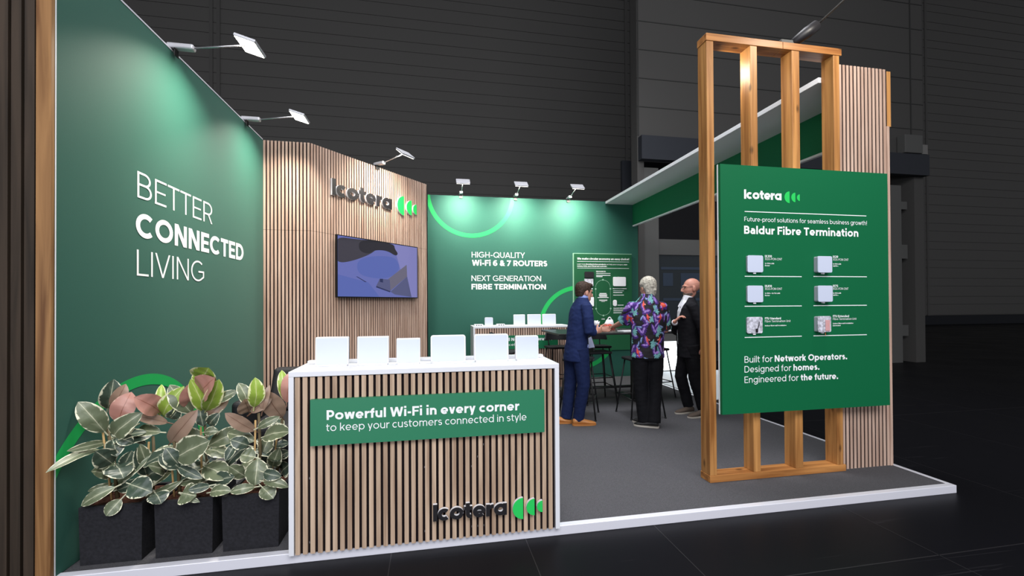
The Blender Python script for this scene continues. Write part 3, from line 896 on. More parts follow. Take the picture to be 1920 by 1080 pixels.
terminal(1402, 1431, 479, 510.5, 0.022, 'cool_lit_white', 'white square wall box beside the text at upper left of the green panel')
terminal(1534, 1560.5, 480.5, 511, 0.045, 'cool_lit_white', 'deep white square wall box at upper right of the green panel')
terminal(1402, 1431, 535.5, 567, 0.022, 'cool_lit_white', 'white square wall box in the middle of the left column')
terminal(1534.5, 1561.5, 535.5, 566, 0.045, 'cool_lit_white', 'deep white square wall box in the middle of the right column')
t_, cx, cz, w_, h_, yf = terminal(1401, 1430, 594, 625.5, 0.016, 'device_pcb', 'opened wall box with grey circuitry at lower left of the green panel')
b = MB()
b.tube([(cx + .025, yf - .003, cz - .03), (cx + .035, yf - .004, cz), (cx + .04, yf - .003, cz + .03)], .003, 6); b.box(cx + .005, cx + .025, yf - .006, yf, cz - .062, cz - .03)
b.build('wiring', 'letter_black', t_)
t_, cx, cz, w_, h_, yf = terminal(1534, 1558.5, 592.5, 623, 0.042, 'device_pcb', 'opened wall box with pink insert and orange fibre at lower right')
b = MB(); b.box(cx + .005, cx + .05, yf - .006, yf, cz - .06, cz + .035); b.build('insert', 'device_pink', t_, bevel=.004)
b = MB(); b.tube([(cx + .03, PY_ - .02, cz - h_ / 2 - .03), (cx + .03, PY_ - .02, cz - h_ / 2), (cx + .032, yf - .004, cz - .02), (cx + .03, yf - .004, cz + .01)], .0025, 6); b.build('fibre_cord', 'fibre_orange', t_)

# ------------------------------------------------------------------ front counter
CY0, CY1, CX0, CX1, CH = 2.85, 3.34, -0.842, 0.853, 1.112
CB = 0.0032  # it stands on the edge trim
t = empty('front_counter', (0, 3.1, CB), 'white framed counter with oak slat front and green sign at the stage edge', 'counter')
b = MB(); b.box(CX0, CX1, CY0, CY1, CH - 0.032, CH); ct = b.build('worktop', 'white_gloss', t, bevel=0.002)
b = MB(); b.box(CX0, CX0 + 0.03, CY0, CY1, CB, CH - 0.0325); b.build('side_panel', 'white_gloss', t, bevel=0.002)
b = MB(); b.box(CX1 - 0.03, CX1, CY0, CY1, CB, CH - 0.0325); b.build('side_panel', 'white_gloss', t, bevel=0.002)
b = MB(); b.box(CX0 + 0.031, CX1 - 0.031, CY0 + 0.024, CY0 + 0.036, CB, CH - 0.033); cb_ = b.build('front_board', 'black_felt', t)
b = MB(); slat_run(b, (CX0 + 0.031, CY0 + 0.024, 0), (1, 0, 0), (0, -1, 0), CX1 - CX0 - 0.062, CB, CH - 0.034, 0.0428, 0.0265, 0.017, 0.005); b.build('slats', 'oak_counter', cb_)
for x in (-0.73, -0.62, -0.335, -0.205, -0.04, 0.26, 0.52, 0.30, 0.34, 0.66, -0.02):
    for z in (0.06, 0.54 + 0.1 * math.sin(x * 20)):
        b = MB(); b.box(x, x + 0.003, CY0 + 0.021, CY0 + 0.0245, z, z + 0.012); b.build('screw', 'steel', cb_)
b = MB()
for x0, x1 in ((-0.72, -0.09), (-0.02, 0.73)): b.box(x0, x1, CY0 + 0.105, CY0 + 0.111, CH + 0.0001, CH + 0.0009)
for x in (-0.56, -0.36, -0.16, 0.16, 0.45, 0.65): b.box(x, x + 0.02, CY0 + 0.15, CY0 + 0.156, CH + 0.0001, CH + 0.0009)
b.build('inlay', 'grey_inlay', ct)
b = MB(); b.box(CX0 + .02, CX1 - .02, CY0 + .34, CY0 + .40, CH + .0002, CH + 0.022); b.build('back_ledge', 'white_gloss', ct, bevel=.003)

SY = 2.826
pa, pc = at(581.6, 836.9, 1, SY), at(1020.5, 731.2, 1, SY)
b = MB(); b.box(pa.x, pc.x, SY, CY0 + 0.006, pa.z, pc.z); sg = b.build('sign_board', 'sign_green', t)
lm = MB(); lw = px_writer(lm, 1, SY, (0, -0.001, 0))
lw(('Powerful Wi-Fi in every corner', 'bold'), 612.5, 787.5, 973.5, 769, 18.3)
lw(('to keep your customers connected in style', 'regular'), 611.5, 808.8, 987, 789.8, 14.6)
lm.build('lettering', 'ink_white', sg)


def logo_letters(parent, p0, p1, cap, nrm, thick, face, side):
    """Standing letters of the name, one mesh per letter."""
    Q, W = text_quads([('Icoter@', 'heavy')])
    ux = (p1 - p0) / W
    for n in sorted({q[0] for q in Q}):
        b = MB()
        for k, (m_, q) in enumerate(Q):
            if m_ != n: continue
            pts = [p0 + ux * v.x + UP * (cap * v.y) for v in q]
            b.use(side); b.prism(pts, nrm * thick)
            b.use(face); b.poly([v + nrm * (thick + .0006 + 1.2e-5 * (k % 37)) for v in pts])
        b.build('letter', None, parent)


def logo_discs(parent, spots, ux, nrm, thick, face, side):
    for p0, p1 in spots:
        r_ = (p0 - p1).length / 2
        pts = half_disc((p0 + p1) / 2, ux, UP, r_)
        b = MB(); b.use(side); b.prism(pts, nrm * thick); b.use(face); b.poly([v + nrm * (thick + .0006) for v in pts]); b.build('half_disc', None, parent)


LY = 2.85
p0, p1 = at(812, 975, 1, LY), at(949.5, 963.5, 1, LY)
p1.z = p0.z
lg = bpy.data.objects.new('counter_logo', None); C.objects.link(lg); lg.parent = t; lg.empty_display_size = .05
logo_letters(lg, p0, p1, at(812, 944, 1, LY).z - p0.z, Vector((0, -1, 0)), 0.022, 'letter_black', 'white_board')
logo_discs(lg, [(at(x, y0, 1, LY), at(x, y1, 1, LY)) for x, y0, y1 in ((979.5, 930.5, 970), (1000.8, 932, 963), (1015.7, 935.5, 957))], Vector((1, 0, 0)), Vector((0, -1, 0)), 0.022, 'logo_green', 'white_board')

# routers on the front counter
G_F = 'white routers on the front counter'


def router(cx, y, z, w_, h_, depth, r, label, group, tilt=0.06, name='router'):
    t = empty(name, (cx, y, z), label, 'router', group)
    b = MB(); b.prism([(cx + u, y - depth / 2 + (v + h_ / 2) * tilt, z + .007 + h_ / 2 + v) for u, v in rounded_rect(w_, h_, r)], (0, depth, 0))
    b.build('casing', 'white_gloss', t, bevel=0.004)
    b = MB(); b.box(cx - w_ * .46, cx + w_ * .46, y - depth * .8, y + depth * 1.3, z, z + .008); b.build('foot', 'white_board', t, bevel=0.002)
    b = MB(); b.prism([(cx + u, y - depth / 2 - .0012 + (v + h_ / 2) * tilt, z + .006 + h_ / 2 + v) for u, v in rounded_rect(w_ * .93, h_ * .93, r * .7)], (0, .001, 0)); b.build('front_face', 'cool_lit_white', t)
    return t


RY = CY0 + 0.22
for x0, x1, y0, y1, r, lab in ((591.5, 654, 632, 684, .008, 'square white router first from left on the front counter'),
                               (670, 729, 631, 683, .006, 'square white router second from left on the front counter'),
                               (743.5, 788, 634.5, 682, .006, 'narrow upright white router third from left on the front counter'),
                               (807.5, 873, 628.5, 678.5, .018, 'wide rounded white router fourth from left on the front counter'),
                               (889, 953, 626.5, 675, .016, 'wide rounded white router fifth from left on the front counter'),
                               (966.5, 1009, 629.5, 671.5, .012, 'small rounded white router at the right end of the front counter')):
    a_, c_ = at(x0, y1, 1, RY), at(x1, y0, 1, RY)
    router((a_.x + c_.x) / 2, RY, CH, c_.x - a_.x, c_.z - CH - .004, 0.03, r, lab, G_F)

# ------------------------------------------------------------------ rear counter
t = empty('rear_counter', (1.6, 7.9, 0), 'white topped slatted counter standing before the green back wall', 'counter')
RX0, RX1, RY0, RY1 = 0.742, 2.52, 7.66, 8.22
b = MB(); b.box(RX0, RX1, RY0, RY1, 1.08, 1.112); b.build('worktop', 'white_gloss', t, bevel=.002)
b = MB(); b.box(RX0, RX0 + .03, RY0, RY1, 0, 1.0795); b.build('side_panel', 'white_gloss', t, bevel=.002)
b = MB(); b.box(RX1 - .03, RX1, RY0, RY1, 0, 1.0795); b.build('side_panel', 'white_gloss', t, bevel=.002)
b = MB(); b.box(RX0 + .031, RX1 - .031, RY0 + .024, RY0 + .036, 0, 1.079); fb = b.build('front_board', 'black_felt', t)
b = MB(); slat_run(b, (RX0 + .031, RY0 + .024, 0), (1, 0, 0), (0, -1, 0), RX1 - RX0 - .062, 0, 1.078, .0428, .0285, .017, .004); b.build('slats', 'oak_slat', fb)
b = MB(); a_ = at(905, 656, 1, 7.64); c_ = at(1046, 627.5, 1, 7.64); b.box(a_.x, c_.x, 7.64, 7.664, a_.z, c_.z); sg = b.build('sign_board', 'deep_green', t)
lm = MB(); lw = px_writer(lm, 1, 7.64, (0, -.001, 0))
lw(('Built for All Network Operators', 'bold'), 912, 640.4, 1036, 640.0, 6.2)
lw(('an excellent choice', 'regular'), 932, 649, 1010, 649, 4.6)
lm.build('lettering', 'ink_white', sg)

G_R = 'routers on the rear counter'
RYY = 7.95
for x0, x1, y0, y1, lab in ((963, 984.3, 589.5, 607.5, 'white upright router left of the three slabs on the rear counter'),
                            (989, 1014, 589, 606.8, 'white upright router between two slabs on the rear counter'),
                            (1017, 1042, 588.5, 606.5, 'white upright router at the right end of the rear counter')):
    a_, c_ = at(x0, y1, 1, RYY), at(x1, y0, 1, RYY)
    router((a_.x + c_.x) / 2, RYY, 1.112, c_.x - a_.x, c_.z - 1.12, .03, .012, lab, G_R)
a_, c_ = at(909, 609, 1, 7.85), at(924, 595, 1, 7.85)
router((a_.x + c_.x) / 2, 7.85, 1.112, c_.x - a_.x, c_.z - 1.12, .05, .018, 'small cube shaped white router near the left end of the rear counter', G_R)
for x0, x1, lab in ((889, 905.5, 'flat white box at the left end of the rear counter'), (931, 946, 'flat white box right of the small cube router')):
    a_, c_ = at(x0, 609, 1, 7.85), at(x1, 609, 1, 7.85)
    t = empty('network_box', ((a_.x + c_.x) / 2, 7.85, 1.112), lab, 'network box', G_R)
    b = MB(); b.box(a_.x, c_.x, 7.80, 7.92, 1.112, 1.147); b.build('casing', 'white_gloss', t, bevel=.006)
    for q in range(3):
        b = MB(); b.box(a_.x + .03 + q * .04, a_.x + .05 + q * .04, 7.797, 7.80, 1.122, 1.136); b.build('port', 'letter_black', t)

# ------------------------------------------------------------------ television on the slatted wall
TVN = nB
TVO = A1 + TVN * 0.075
c4 = [at_plane(x, y, TVO, TVN) for x, y in ((631, 558.7), (783.7, 558.7), (784, 463), (630.4, 439.5))]
s0, s1 = (c4[0] - TVO).dot(dB), (c4[1] - TVO).dot(dB)
z0, z1 = (c4[0].z + c4[1].z) / 2, (c4[2].z + c4[3].z) / 2


def tvp(u, v, out=0.0): return TVO + dB * (s0 + (s1 - s0) * u) + UP * (z0 + (z1 - z0) * v) + TVN * out


t = empty('television', tvp(.5, 0), 'wall mounted flat television showing a blue product video on slatted wall', 'television')
b = MB(); b.obox(tvp(0, 0, -.03), dB * (s1 - s0), TVN * .03, UP * (z1 - z0)); b.build('housing', 'tv_black', t, bevel=.003)
b = MB(); b.obox(tvp(.3, .3, -.06), dB * (s1 - s0) * .4, TVN * .03, UP * (z1 - z0) * .4); b.build('wall_mount', 'black_metal', t)
b = MB(); b.raw = True
TL, TR, BR, BL = (205, 130), (1243, 290), (1238, 937), (210, 935)


def uv_of(x, y):
    u = (x - 207) / 1034
    top = 130 + 160 * u
    return u, 1 - (y - top) / (936 - top)


def scr(matn, pts, lay, soft=0):
    b.use(matn)
    for _ in range(soft):        # rounded outline
        pts = [q for (ax_, ay_), (bx_, by_) in zip(pts, pts[1:] + pts[:1]) for q in ((ax_ * .75 + bx_ * .25, ay_ * .75 + by_ * .25), (ax_ * .25 + bx_ * .75, ay_ * .25 + by_ * .75))]
    q = [tvp(min(.988, max(.012, u)), min(.985, max(.018, v)), .0008 + lay * .0004) for u, v in (uv_of(*p_) for p_ in pts)]
    b.poly(q)


scr('screen_lilac', [(205, 937), (1240, 937), (1243, 290), (205, 130)], 0)
scr('screen_blue', [(205, 937), (700, 937), (560, 740), (205, 640)], 1)
scr('screen_blue', [(420, 470), (560, 400), (880, 400), (960, 500), (960, 580), (830, 680), (640, 690), (440, 640)], 1, 3)
scr('screen_pale', [(880, 250), (1243, 290), (1240, 937), (1140, 930), (1060, 640), (975, 560), (930, 410), (900, 300)], 2)
scr('screen_sleeve', [(205, 160), (420, 190), (700, 200), (660, 340), (380, 470), (205, 500), (180, 330)][::-1], 3, 3)
scr('screen_hand', [(460, 175), (890, 240), (900, 310), (950, 370), (910, 400), (800, 330), (640, 320), (560, 380), (440, 330)][::-1], 4, 3)
scr('screen_box', [(830, 850), (800, 700), (1068, 510), (1075, 660)], 5)
scr('screen_box_side', [(650, 790), (700, 690), (830, 700), (840, 855)], 6)
scr('screen_box_side', [(840, 855), (1075, 660), (1140, 920), (900, 890)], 4)
scr('screen_line', [(415, 665), (430, 665), (540, 735), (520, 735)][::-1], 6)
scr('screen_line', [(650, 800), (660, 785), (840, 850), (830, 862)], 7)
scr('screen_line', [(700, 690), (740, 690), (740, 740), (700, 730)], 7)
b.build('screen', None, t)

# standing letters on the slatted wall
LO = A1 + nB * 0.0105
t = empty('wall_logo', at_plane(680, 400, LO, nB), 'dark standing letters and three green half discs on the slatted wall', 'logo')
p0, p1 = at_plane(620, 365.5, LO, nB), at_plane(732, 391.5, LO, nB)
p1.z = p0.z
logo_letters(t, p0, p1, at_plane(620, 334, LO, nB).z - p0.z, nB, .03, 'letter_black', 'white_board')
logo_discs(t, [(at_plane(x, y0, LO, nB), at_plane(x, y1, LO, nB)) for x, y0, y1 in ((755, 369, 404.5), (769.3, 377, 404.3), (778.6, 384.2, 403.3))], dB, nB, .03, 'logo_green', 'white_board')

# ------------------------------------------------------------------ poster on the back wall
PZ0, PZ1, PX0, PX1, PYY = 0.55, 2.512, 2.85, 4.10, 8.45
t = empty('wall_poster', (3.47, 8.47, PZ0), 'tall green poster with an oval diagram on the back wall', 'poster')
b = MB(); b.box(PX0, PX1, PYY, YB - .004, PZ0, PZ1); b.build('board', 'poster_green', t)
b = MB(); b.box(PX0 - .012, PX0, PYY - .001, YB - .004, PZ0, PZ1 + .012); b.box(PX0, PX1, PYY - .001, YB - .004, PZ1, PZ1 + .012); b.build('edge', 'ink_pale', t)
lm = MB(); L_ = (0, -.002, 0); lw = px_writer(lm, 1, PYY, L_)
Z5 = lambda x, y: (1060 + x / 6.747, 460 + y / 6.75)
def pw(runs, x0, x1, y, cap): 
    a_, c_ = Z5(x0, y), Z5(x1, y)
    lw(runs, *a_, *c_, cap / 6.75)
def bar(x0, x1, y, th):
    px_bar(lm, *Z5(x0, y), *Z5(x1, y), th / 6.75, 1, PYY, L_)
pw(('We make circular economy an easy choice!', 'bold'), 150, 805, 180, 26)
pw([('Learn how ', 'regular'), ('choosing Icotera products', 'bold'), (' can help your company ', 'regular'), ('save', 'bold')], 150, 782, 245, 16)
pw([('money, CO2, and critical raw materials.', 'bold')], 150, 528, 270, 16)
for x0, x1, y, th in ((150, 805, 207, 4), (150, 805, 290, 4), (390, 570, 355, 6), (390, 570, 380, 8), (390, 470, 396, 8),
                      (432, 520, 610, 10), (425, 528, 628, 12), (430, 528, 645, 10), (408, 548, 661, 8), (425, 530, 690, 5), (430, 530, 700, 5), (455, 500, 712, 4),
                      (605, 740, 575, 5), (605, 720, 597, 8), (605, 740, 630, 7), (660, 735, 757, 7), (608, 780, 815, 5), (608, 760, 830, 5), (608, 728, 853, 8),
                      (285, 350, 860, 9), (290, 350, 878, 9), (330, 348, 550, 14), (330, 348, 580, 8), (330, 348, 620, 8), (330, 348, 635, 8)):
    bar(x0, x1, y, th)
pw(('RESOURCES', 'bold'), 390, 512, 338, 15)
pw(('MANUFACTURING', 'bold'), 600, 775, 554, 13)
pw(('TRANSPORTATION', 'bold'), 607, 785, 803, 13)
pw(('DISPOSAL', 'bold'), 262, 352, 810, 13)
pw(('USE', 'bold'), 458, 497, 941, 15)
lm.build('lettering', 'ink_white', t)
lm = MB()
oc = []
for cx_, cy_, a0, a1 in ((475, 530, 180, 360), (482, 795, 0, 180)):
    for k in range(25):
        a_ = math.radians(a0 + (a1 - a0) * k / 24)
        oc.append(Z5(cx_ + 93 * math.cos(a_), cy_ + 93 * math.sin(a_)))
oc = [at(x, y, 1, PYY) + Vector(L_) for x, y in oc]
n = len(oc)
cen = sum(oc, Vector()) / n
for k in range(n):
    p_, q_ = oc[k], oc[(k + 1) % n]
    lm.poly([p_, q_, q_ + (cen - q_).normalized() * .007, p_ + (cen - p_).normalized() * .007])
for x, y in ((475, 436), (383, 552), (569, 550), (388, 802), (573, 800), (482, 888)):
    c_ = at(*Z5(x, y), 1, PYY)
    lm.poly([(c_.x + .018 * math.cos(k * math.pi / 6), PYY - .0025, c_.z + .018 * math.sin(k * math.pi / 6)) for k in range(12)])
lm.build('oval_line', 'ink_pale', t)


def on_poster(x0, x1, y0, y1, r, d, matn, nm):
    a_, c_ = at(*Z5(x0, y1), 1, PYY), at(*Z5(x1, y0), 1, PYY)
    b = MB(); b.prism([((a_.x + c_.x) / 2 + u, PYY - .001, (a_.z + c_.z) / 2 + v) for u, v in rounded_rect(c_.x - a_.x, c_.z - a_.z, r)], (0, -d, 0))
    return b.build(nm, matn, t, bevel=.003)


on_poster(602, 758, 402, 518, .02, .03, 'white_board', 'mounted_router')
on_poster(240, 355, 335, 412, .02, .03, 'letter_black', 'dark_box')
on_poster(240, 350, 424, 516, .01, .02, 'device_pcb', 'circuit_board')
on_poster(240, 358, 655, 772, .015, .02, 'white_board', 'white_box')
on_poster(602, 650, 690, 770, .034, .01, 'white_board', 'oval_badge')

# ------------------------------------------------------------------ flood lamps on the walls
def flood_lamp(base, out, label, group, rise=0.10, arm=0.55, power=31, thick=0.07, tilt=.62):
    base, out = Vector(base), Vector(out).normalized()
    side = out.cross(UP)
    t = empty('flood_lamp', base, label, 'lamp', group)
    b = MB()
    b.obox(base - side * .03 + out * .021 - UP * .05, side * .06, out * .006, UP * .06)
    b.obox(base - side * .03 - out * (thick + .01) + UP * .001, side * .06, out * (thick + .037), UP * .01)
    b.build('clamp', 'black_metal', t)
    b = MB(); b.obox(base - side * .032 - out * .04 + UP * .011, side * .064, out * .20, UP * .045); b.build('driver_box', 'lamp_grey', t, bevel=.014, segs=3)
    h0 = base + out * .15 + UP * .035
    h1 = base + out * arm + UP * rise
    b = MB(); b.tube([h0, h1], .008, 8); b.build('arm', 'steel', t, smooth=True)
    aim = (-out * tilt - UP * .78).normalized()      # where the head shines: back on the wall and down
    up_ = side.cross(aim).normalized()
    hc = h1 + out * .03
    b = MB(); b.obox(hc - side * .125 - up_ * .085 + aim * -.012, side * .25, up_ * .17, aim * .024); hd = b.build('head', 'lamp_grey', t, bevel=.006)
    b = MB(); b.obox(hc - side * .115 - up_ * .076 + aim * .0125, side * .23, up_ * .152, aim * .003); b.build('lens', 'lamp_lit', hd)
    l = bpy.data.lights.new('flood_light', 'AREA'); l.shape = 'RECTANGLE'; l.size, l.size_y = .2, .13; l.energy = power; l.color = (1.0, .93, .80); l.spread = math.radians(118)
    lo = bpy.data.objects.new('flood_light', l); C.objects.link(lo); lo.parent = hd
    m3 = aim.to_track_quat('-Z', 'Y').to_matrix().to_4x4()
    m3.translation = hc + aim * .02
    lo.matrix_local = world_of(hd).inverted() @ m3
    return t


GL = 'flood lamps along the wall tops'
flood_lamp((XL, 4.04, HT + .012), (1, 0, 0), 'lit flood lamp nearest the camera on top of the left wall', GL, tilt=.22)
flood_lamp((XL, 5.47, HT + .012), (1, 0, 0), 'lit flood lamp farther back on the left wall near the slatted corner', GL, tilt=.22)
flood_lamp(Vector((-.789, 6.89, HT + .002)) - nB * .0, nB, 'flood lamp above the dark letters on the slatted wall', GL, power=20)
for x, lab in ((.594, 'flood lamp on the back wall left of the green ring edge'), (1.665, 'flood lamp on the back wall above the ring right edge'), (2.754, 'flood lamp on the back wall nearest the white canopy')):
    flood_lamp((x, YB, HT + .002), (0, -1, 0), lab, GL, rise=.12)

t = empty('spot_lamp', (3.13, 3.39, 3.80), 'dark lamp with long arm clamped on top of the timber tower', 'lamp')
b = MB(); b.box(3.07, 3.2, 3.36, 3.43, 3.801, 3.85); b.build('clamp', 'hall_frame', t, bevel=.006)
b = MB(); b.tube([(3.20, 3.39, 3.83), (3.33, 3.36, 3.93), (3.41, 3.34, 3.99)], [.035, .05, .048], 14); b.build('driver_box', 'letter_black', t, smooth=True)
b = MB(); b.tube([(3.41, 3.34, 3.99), (3.62, 2.62, 4.30)], .009, 8); b.build('arm', 'hall_frame', t, smooth=True)
b = MB(); b.box(3.5, 3.74, 2.48, 2.66, 4.30, 4.325); b.build('head', 'lamp_grey', t, bevel=.005)
area('tower_light', (3.5, 2.55, 4.28), (3.1, 3.3, 2.6), .2, .15, 15, (1, .93, .8), 150)
area('tower_lamp_glow', (2.52, 3.62, 3.66), (2.74, 3.40, 3.45), .12, .12, 3, (1, .88, .68), 150)

# ------------------------------------------------------------------ high table and bar stools
t = empty('bar_table', (2.8, 6.6, 0), 'long black high table where the three men stand', 'table')
b = MB(); b.box(1.80, 3.80, 6.02, 7.05, 1.05, 1.08); b.build('tabletop', 'black_table', t, bevel=.006)
for x in (2.1, 3.13):
    b = MB(); b.box(x - .04, x + .04, 6.36, 6.44, 0.02, 1.05); b.build('leg', 'black_metal', t)
    b = MB(); b.box(x - .05, x + .05, 6.12, 6.95, 0.0, .02); b.build('foot', 'black_metal', t)
b = MB(); b.box(2.14, 3.09, 6.38, 6.42, .20, .235); b.build('foot_rail', 'black_metal', t)


def bar_stool(x, y, yaw, label, back=True):
    t = empty('bar_stool', (0, 0, 0), label, 'bar stool', 'black bar stools around the high table')
    b = MB(); b.prism([(u, v, .745) for u, v in rounded_rect(.40, .38, .06)], (0, 0, .035)); b.build('seat', 'black_seat', t, bevel=.012)
    legs = {}
    for sx in (-1, 1):
        for sy in (-1, 1):
            top, bot = Vector((sx * .15, sy * .14, .745)), Vector((sx * .24, sy * .235, 0.006))
            legs[sx, sy] = (top, bot)
            b = MB(); b.tube([bot, top], .0105, 8); lg_ = b.build('leg', 'black_metal', t, smooth=True)
            b = MB(); b.tube([bot - UP * .005, bot + UP * .012], .014, 8); b.build('foot_cap', 'black_metal', lg_, smooth=True)
    P_ = [legs[k][1].lerp(legs[k][0], .33) for k in ((-1, -1), (1, -1), (1, 1), (-1, 1))]
    b = MB()
    for k in range(4): b.tube([P_[k], P_[(k + 1) % 4]], .008, 6)
    b.build('footrest', 'black_metal', t, smooth=True)
    if back:
        b = MB(); n_ = 14
        ring0 = []
        for k in range(n_ + 1):
            a_ = math.radians(20 + 140 * k / n_)
            ring0.append((math.cos(a_), math.sin(a_), math.sin(math.pi * k / n_)))
        for (c0, s0_, w0), (c1, s1_, w1) in zip(ring0, ring0[1:]):
            zz = lambda w_: .90 + .17 * (w_ ** .5)
            i0, i1 = Vector((c0 * .20, s0_ * .17 + .02, .87)), Vector((c1 * .20, s1_ * .17 + .02, .87))
            o0, o1 = Vector((c0 * .222, s0_ * .195 + .02, .87)), Vector((c1 * .222, s1_ * .195 + .02, .87))
            up0, up1 = UP * (zz(w0) - .87), UP * (zz(w1) - .87)
            b.hexa([i0, i1, o1, o0, i0 + up0, i1 + up1, o1 + up1, o0 + up0])
        b.build('backrest', 'black_seat', t, smooth=False)
        for sx in (-1, 1):
            b = MB(); b.tube([(sx * .10, .16, .76), (sx * .11, .195, .90)], .010, 8); b.build('back_post', 'black_metal', t, smooth=True)
    t.location = (x, y, 0)
    t.rotation_euler = (0, 0, yaw)
    return t


bar_stool(1.97, 5.66, math.radians(-26), 'black bar stool directly behind the man in the blue suit', True)
bar_stool(2.79, 5.53, math.radians(180), 'black bar stool directly in front of the man in the floral shirt', False)
bar_stool(2.52, 6.42, math.radians(0), 'black bar stool between blue suit and floral shirt, pushed under the table', False)
bar_stool(3.58, 6.62, math.radians(-80), 'black bar stool seen between the floral shirt and the bald man', False)
bar_stool(2.86, 7.22, math.radians(0), 'black bar stool on far side of table before the poster', True)
bar_stool(2.16, 7.28, math.radians(5), 'black bar stool on far side of table before the rear counter right end', True)
bar_stool(1.12, 6.75, math.radians(75), 'black bar stool standing alone before the rear counter left half', True)

# things on the table
sx = at(1140, 608, 1, 6.80).x
t = empty('sweet_box', (sx, 6.80, 1.08), 'red box of sweets on the far side of the high table above the joined hands', 'box')
b = MB(); b.box(sx - .10, sx + .10, 6.72, 6.88, 1.081, 1.125); b.build('tray', 'sweet_red', t, bevel=.008)
b = MB()
for k in range(20): b.ball((sx - .08 + .04 * (k % 5), 6.74 + .04 * (k // 5), 1.132 + .022 * random.random()), (.024, 0, 0), (0, .022, 0), (0, 0, .020), 8, 5)
b.build('sweets', 'sweet_red', t, smooth=True)
bx = at(1142, 600, 1, 6.96).x
t = empty('paper_bag', (bx, 6.96, 1.08), 'small white bag with short handle behind the red box of sweets', 'bag')
b = MB(); b.loft([((bx, 6.96, 1.081), (.08, 0, 0), (0, .035, 0)), ((bx, 6.96, 1.17), (.085, 0, 0), (0, .035, 0)), ((bx + .01, 6.96, 1.235), (.055, 0, 0), (0, .022, 0))], 14); b.build('body', 'white_board', t, smooth=True)
b = MB(); b.tube([(bx - .03 + .08 * k / 10, 6.96, 1.225 + .05 * math.sin(math.pi * k / 10)) for k in range(11)], .009, 6); b.build('handle', 'white_board', t, smooth=True)
tx = at(1119, 606, 1, 6.94).x
t = empty('tissue_pack', (tx, 6.90, 1.08), 'crumpled white tissues standing up from a holder on the high table', 'tissues')
b = MB(); b.box(tx - .055, tx + .04, 6.90, 6.98, 1.081, 1.14); b.build('holder', 'black_table', t)
b = MB()
for k in range(5): b.loft([((tx - .045 + .017 * k, 6.94, 1.135), (.014, 0, 0), (0, .02, 0)), ((tx - .055 + .022 * k, 6.93 + .01 * (k % 2), 1.18 + .02 * (k % 3)), (.018, 0, .006), (0, .01, 0)), ((tx - .065 + .026 * k, 6.93, 1.205 + .02 * (k % 2)), (.008, 0, .004), (0, .004, 0))], 7)
b.build('tissues', 'white_board', t, smooth=True)
for k, (x, y, r_) in enumerate(((2.95, 6.20, .1),)):
    t = empty('leaflet_stack', (x, y, 1.08), 'stack of white leaflets on the high table beside the floral shirt', 'leaflets')
    b = MB(); b.obox((x - .12, y - .09, 1.081), (.24, .02, 0), (-.02, .18, 0), (0, 0, .018)); b.build('leaflets', 'white_board', t)
    b = MB(); b.obox((x - .06, y + .10, 1.0815), (.16, .03, 0), (-.02, .10, 0), (0, 0, .03)); b.build('dark_folder', 'black_table', t)
b = MB(); b.box(3.42, 3.70, 6.06, 6.26, 1.081, 1.095)  # white sheet painting the light that reflects off the tabletop end
tag(b.build('table_reflection', 'white_board', bevel=.003), 'white sheet as light reflecting at the right end of the high table', 'reflection')

# ------------------------------------------------------------------ armchair behind the plants
t = empty('armchair', (-1.25, 4.55, 0), 'black upholstered armchair behind the potted plants', 'armchair')
b = MB(); b.box(-1.62, -.86, 4.25, 4.95, .20, .44); b.build('seat', 'black_seat', t, bevel=.05, segs=4)
b = MB(); b.hexa([(-1.62, 4.80, .441), (-.86, 4.80, .441), (-.86, 4.96, .441), (-1.62, 4.96, .441), (-1.60, 4.92, .86), (-.88, 4.92, .86), (-.88, 5.05, .86), (-1.60, 5.05, .86)]); b.build('backrest', 'black_seat', t, bevel=.04, segs=4)
for x in (-1.73, -.855):
    b = MB(); b.box(x, x + .105, 4.25, 4.95, .20, .66); b.build('armrest', 'black_seat', t, bevel=.04, segs=4)
for x in (-1.68, -.80):
    for y in (4.3, 4.9):
        b = MB(); b.tube([(x, y, .003), (x, y, .21)], .018, 8); b.build('leg', 'black_metal', t, smooth=True)


# ------------------------------------------------------------------ rubber plants
def leaf(mb, base, tip, width, nrm, matn, curl=.12, cup=.25):
    """One broad leaf from base to tip: a bent, cupped blade with its own UVs."""
    base, tip, nrm = Vector(base), Vector(tip), Vector(nrm)
    ax = tip - base
    Ln = ax.length
    ax = ax.normalized()
    sd = ax.cross(nrm).normalized()
    nn = sd.cross(ax).normalized()
    mb.use(matn)
    uvl = mb.bm.loops.layers.uv.verify()
    NU, NV = 12, 6
    rows = []
    for i in range(NU + 1):
        u = i / NU
        wd = width / 2 * (math.sin(math.pi * min(1, u ** 1.02)) ** .56) * (1 if u < .9 else 1 - .45 * (u - .9) / .1)
        if i == 0: wd = width * .03
        if i == NU: wd = .0008
        c = base + ax * (Ln * u) + nn * (curl * Ln * (math.sin(math.pi * u) - .9 * u * u))
        row = []
        for j in range(NV + 1):
            s_ = -1 + 2 * j / NV
            row.append((mb.bm.verts.new(c + sd * (wd * s_) + nn * (cup * wd * (abs(s_) ** 1.6) + .05 * wd * math.sin(u * 17 + s_ * 2))), s_, u))
        rows.append(row)
    for r0, r1 in zip(rows, rows[1:]):
        for j in range(NV):
            q = [r0[j], r0[j + 1], r1[j + 1], r1[j]]
            f = mb.face([x[0] for x in q])
            if f:
                f.smooth = True
                if f.normal.dot(nn) < 0 and False: pass
                for lp, x in zip(f.loops, q): lp[uvl].uv = (x[1], x[2])
    mb.tube([base - ax * .03 - nn * .005, base + ax * .01], .004, 5)


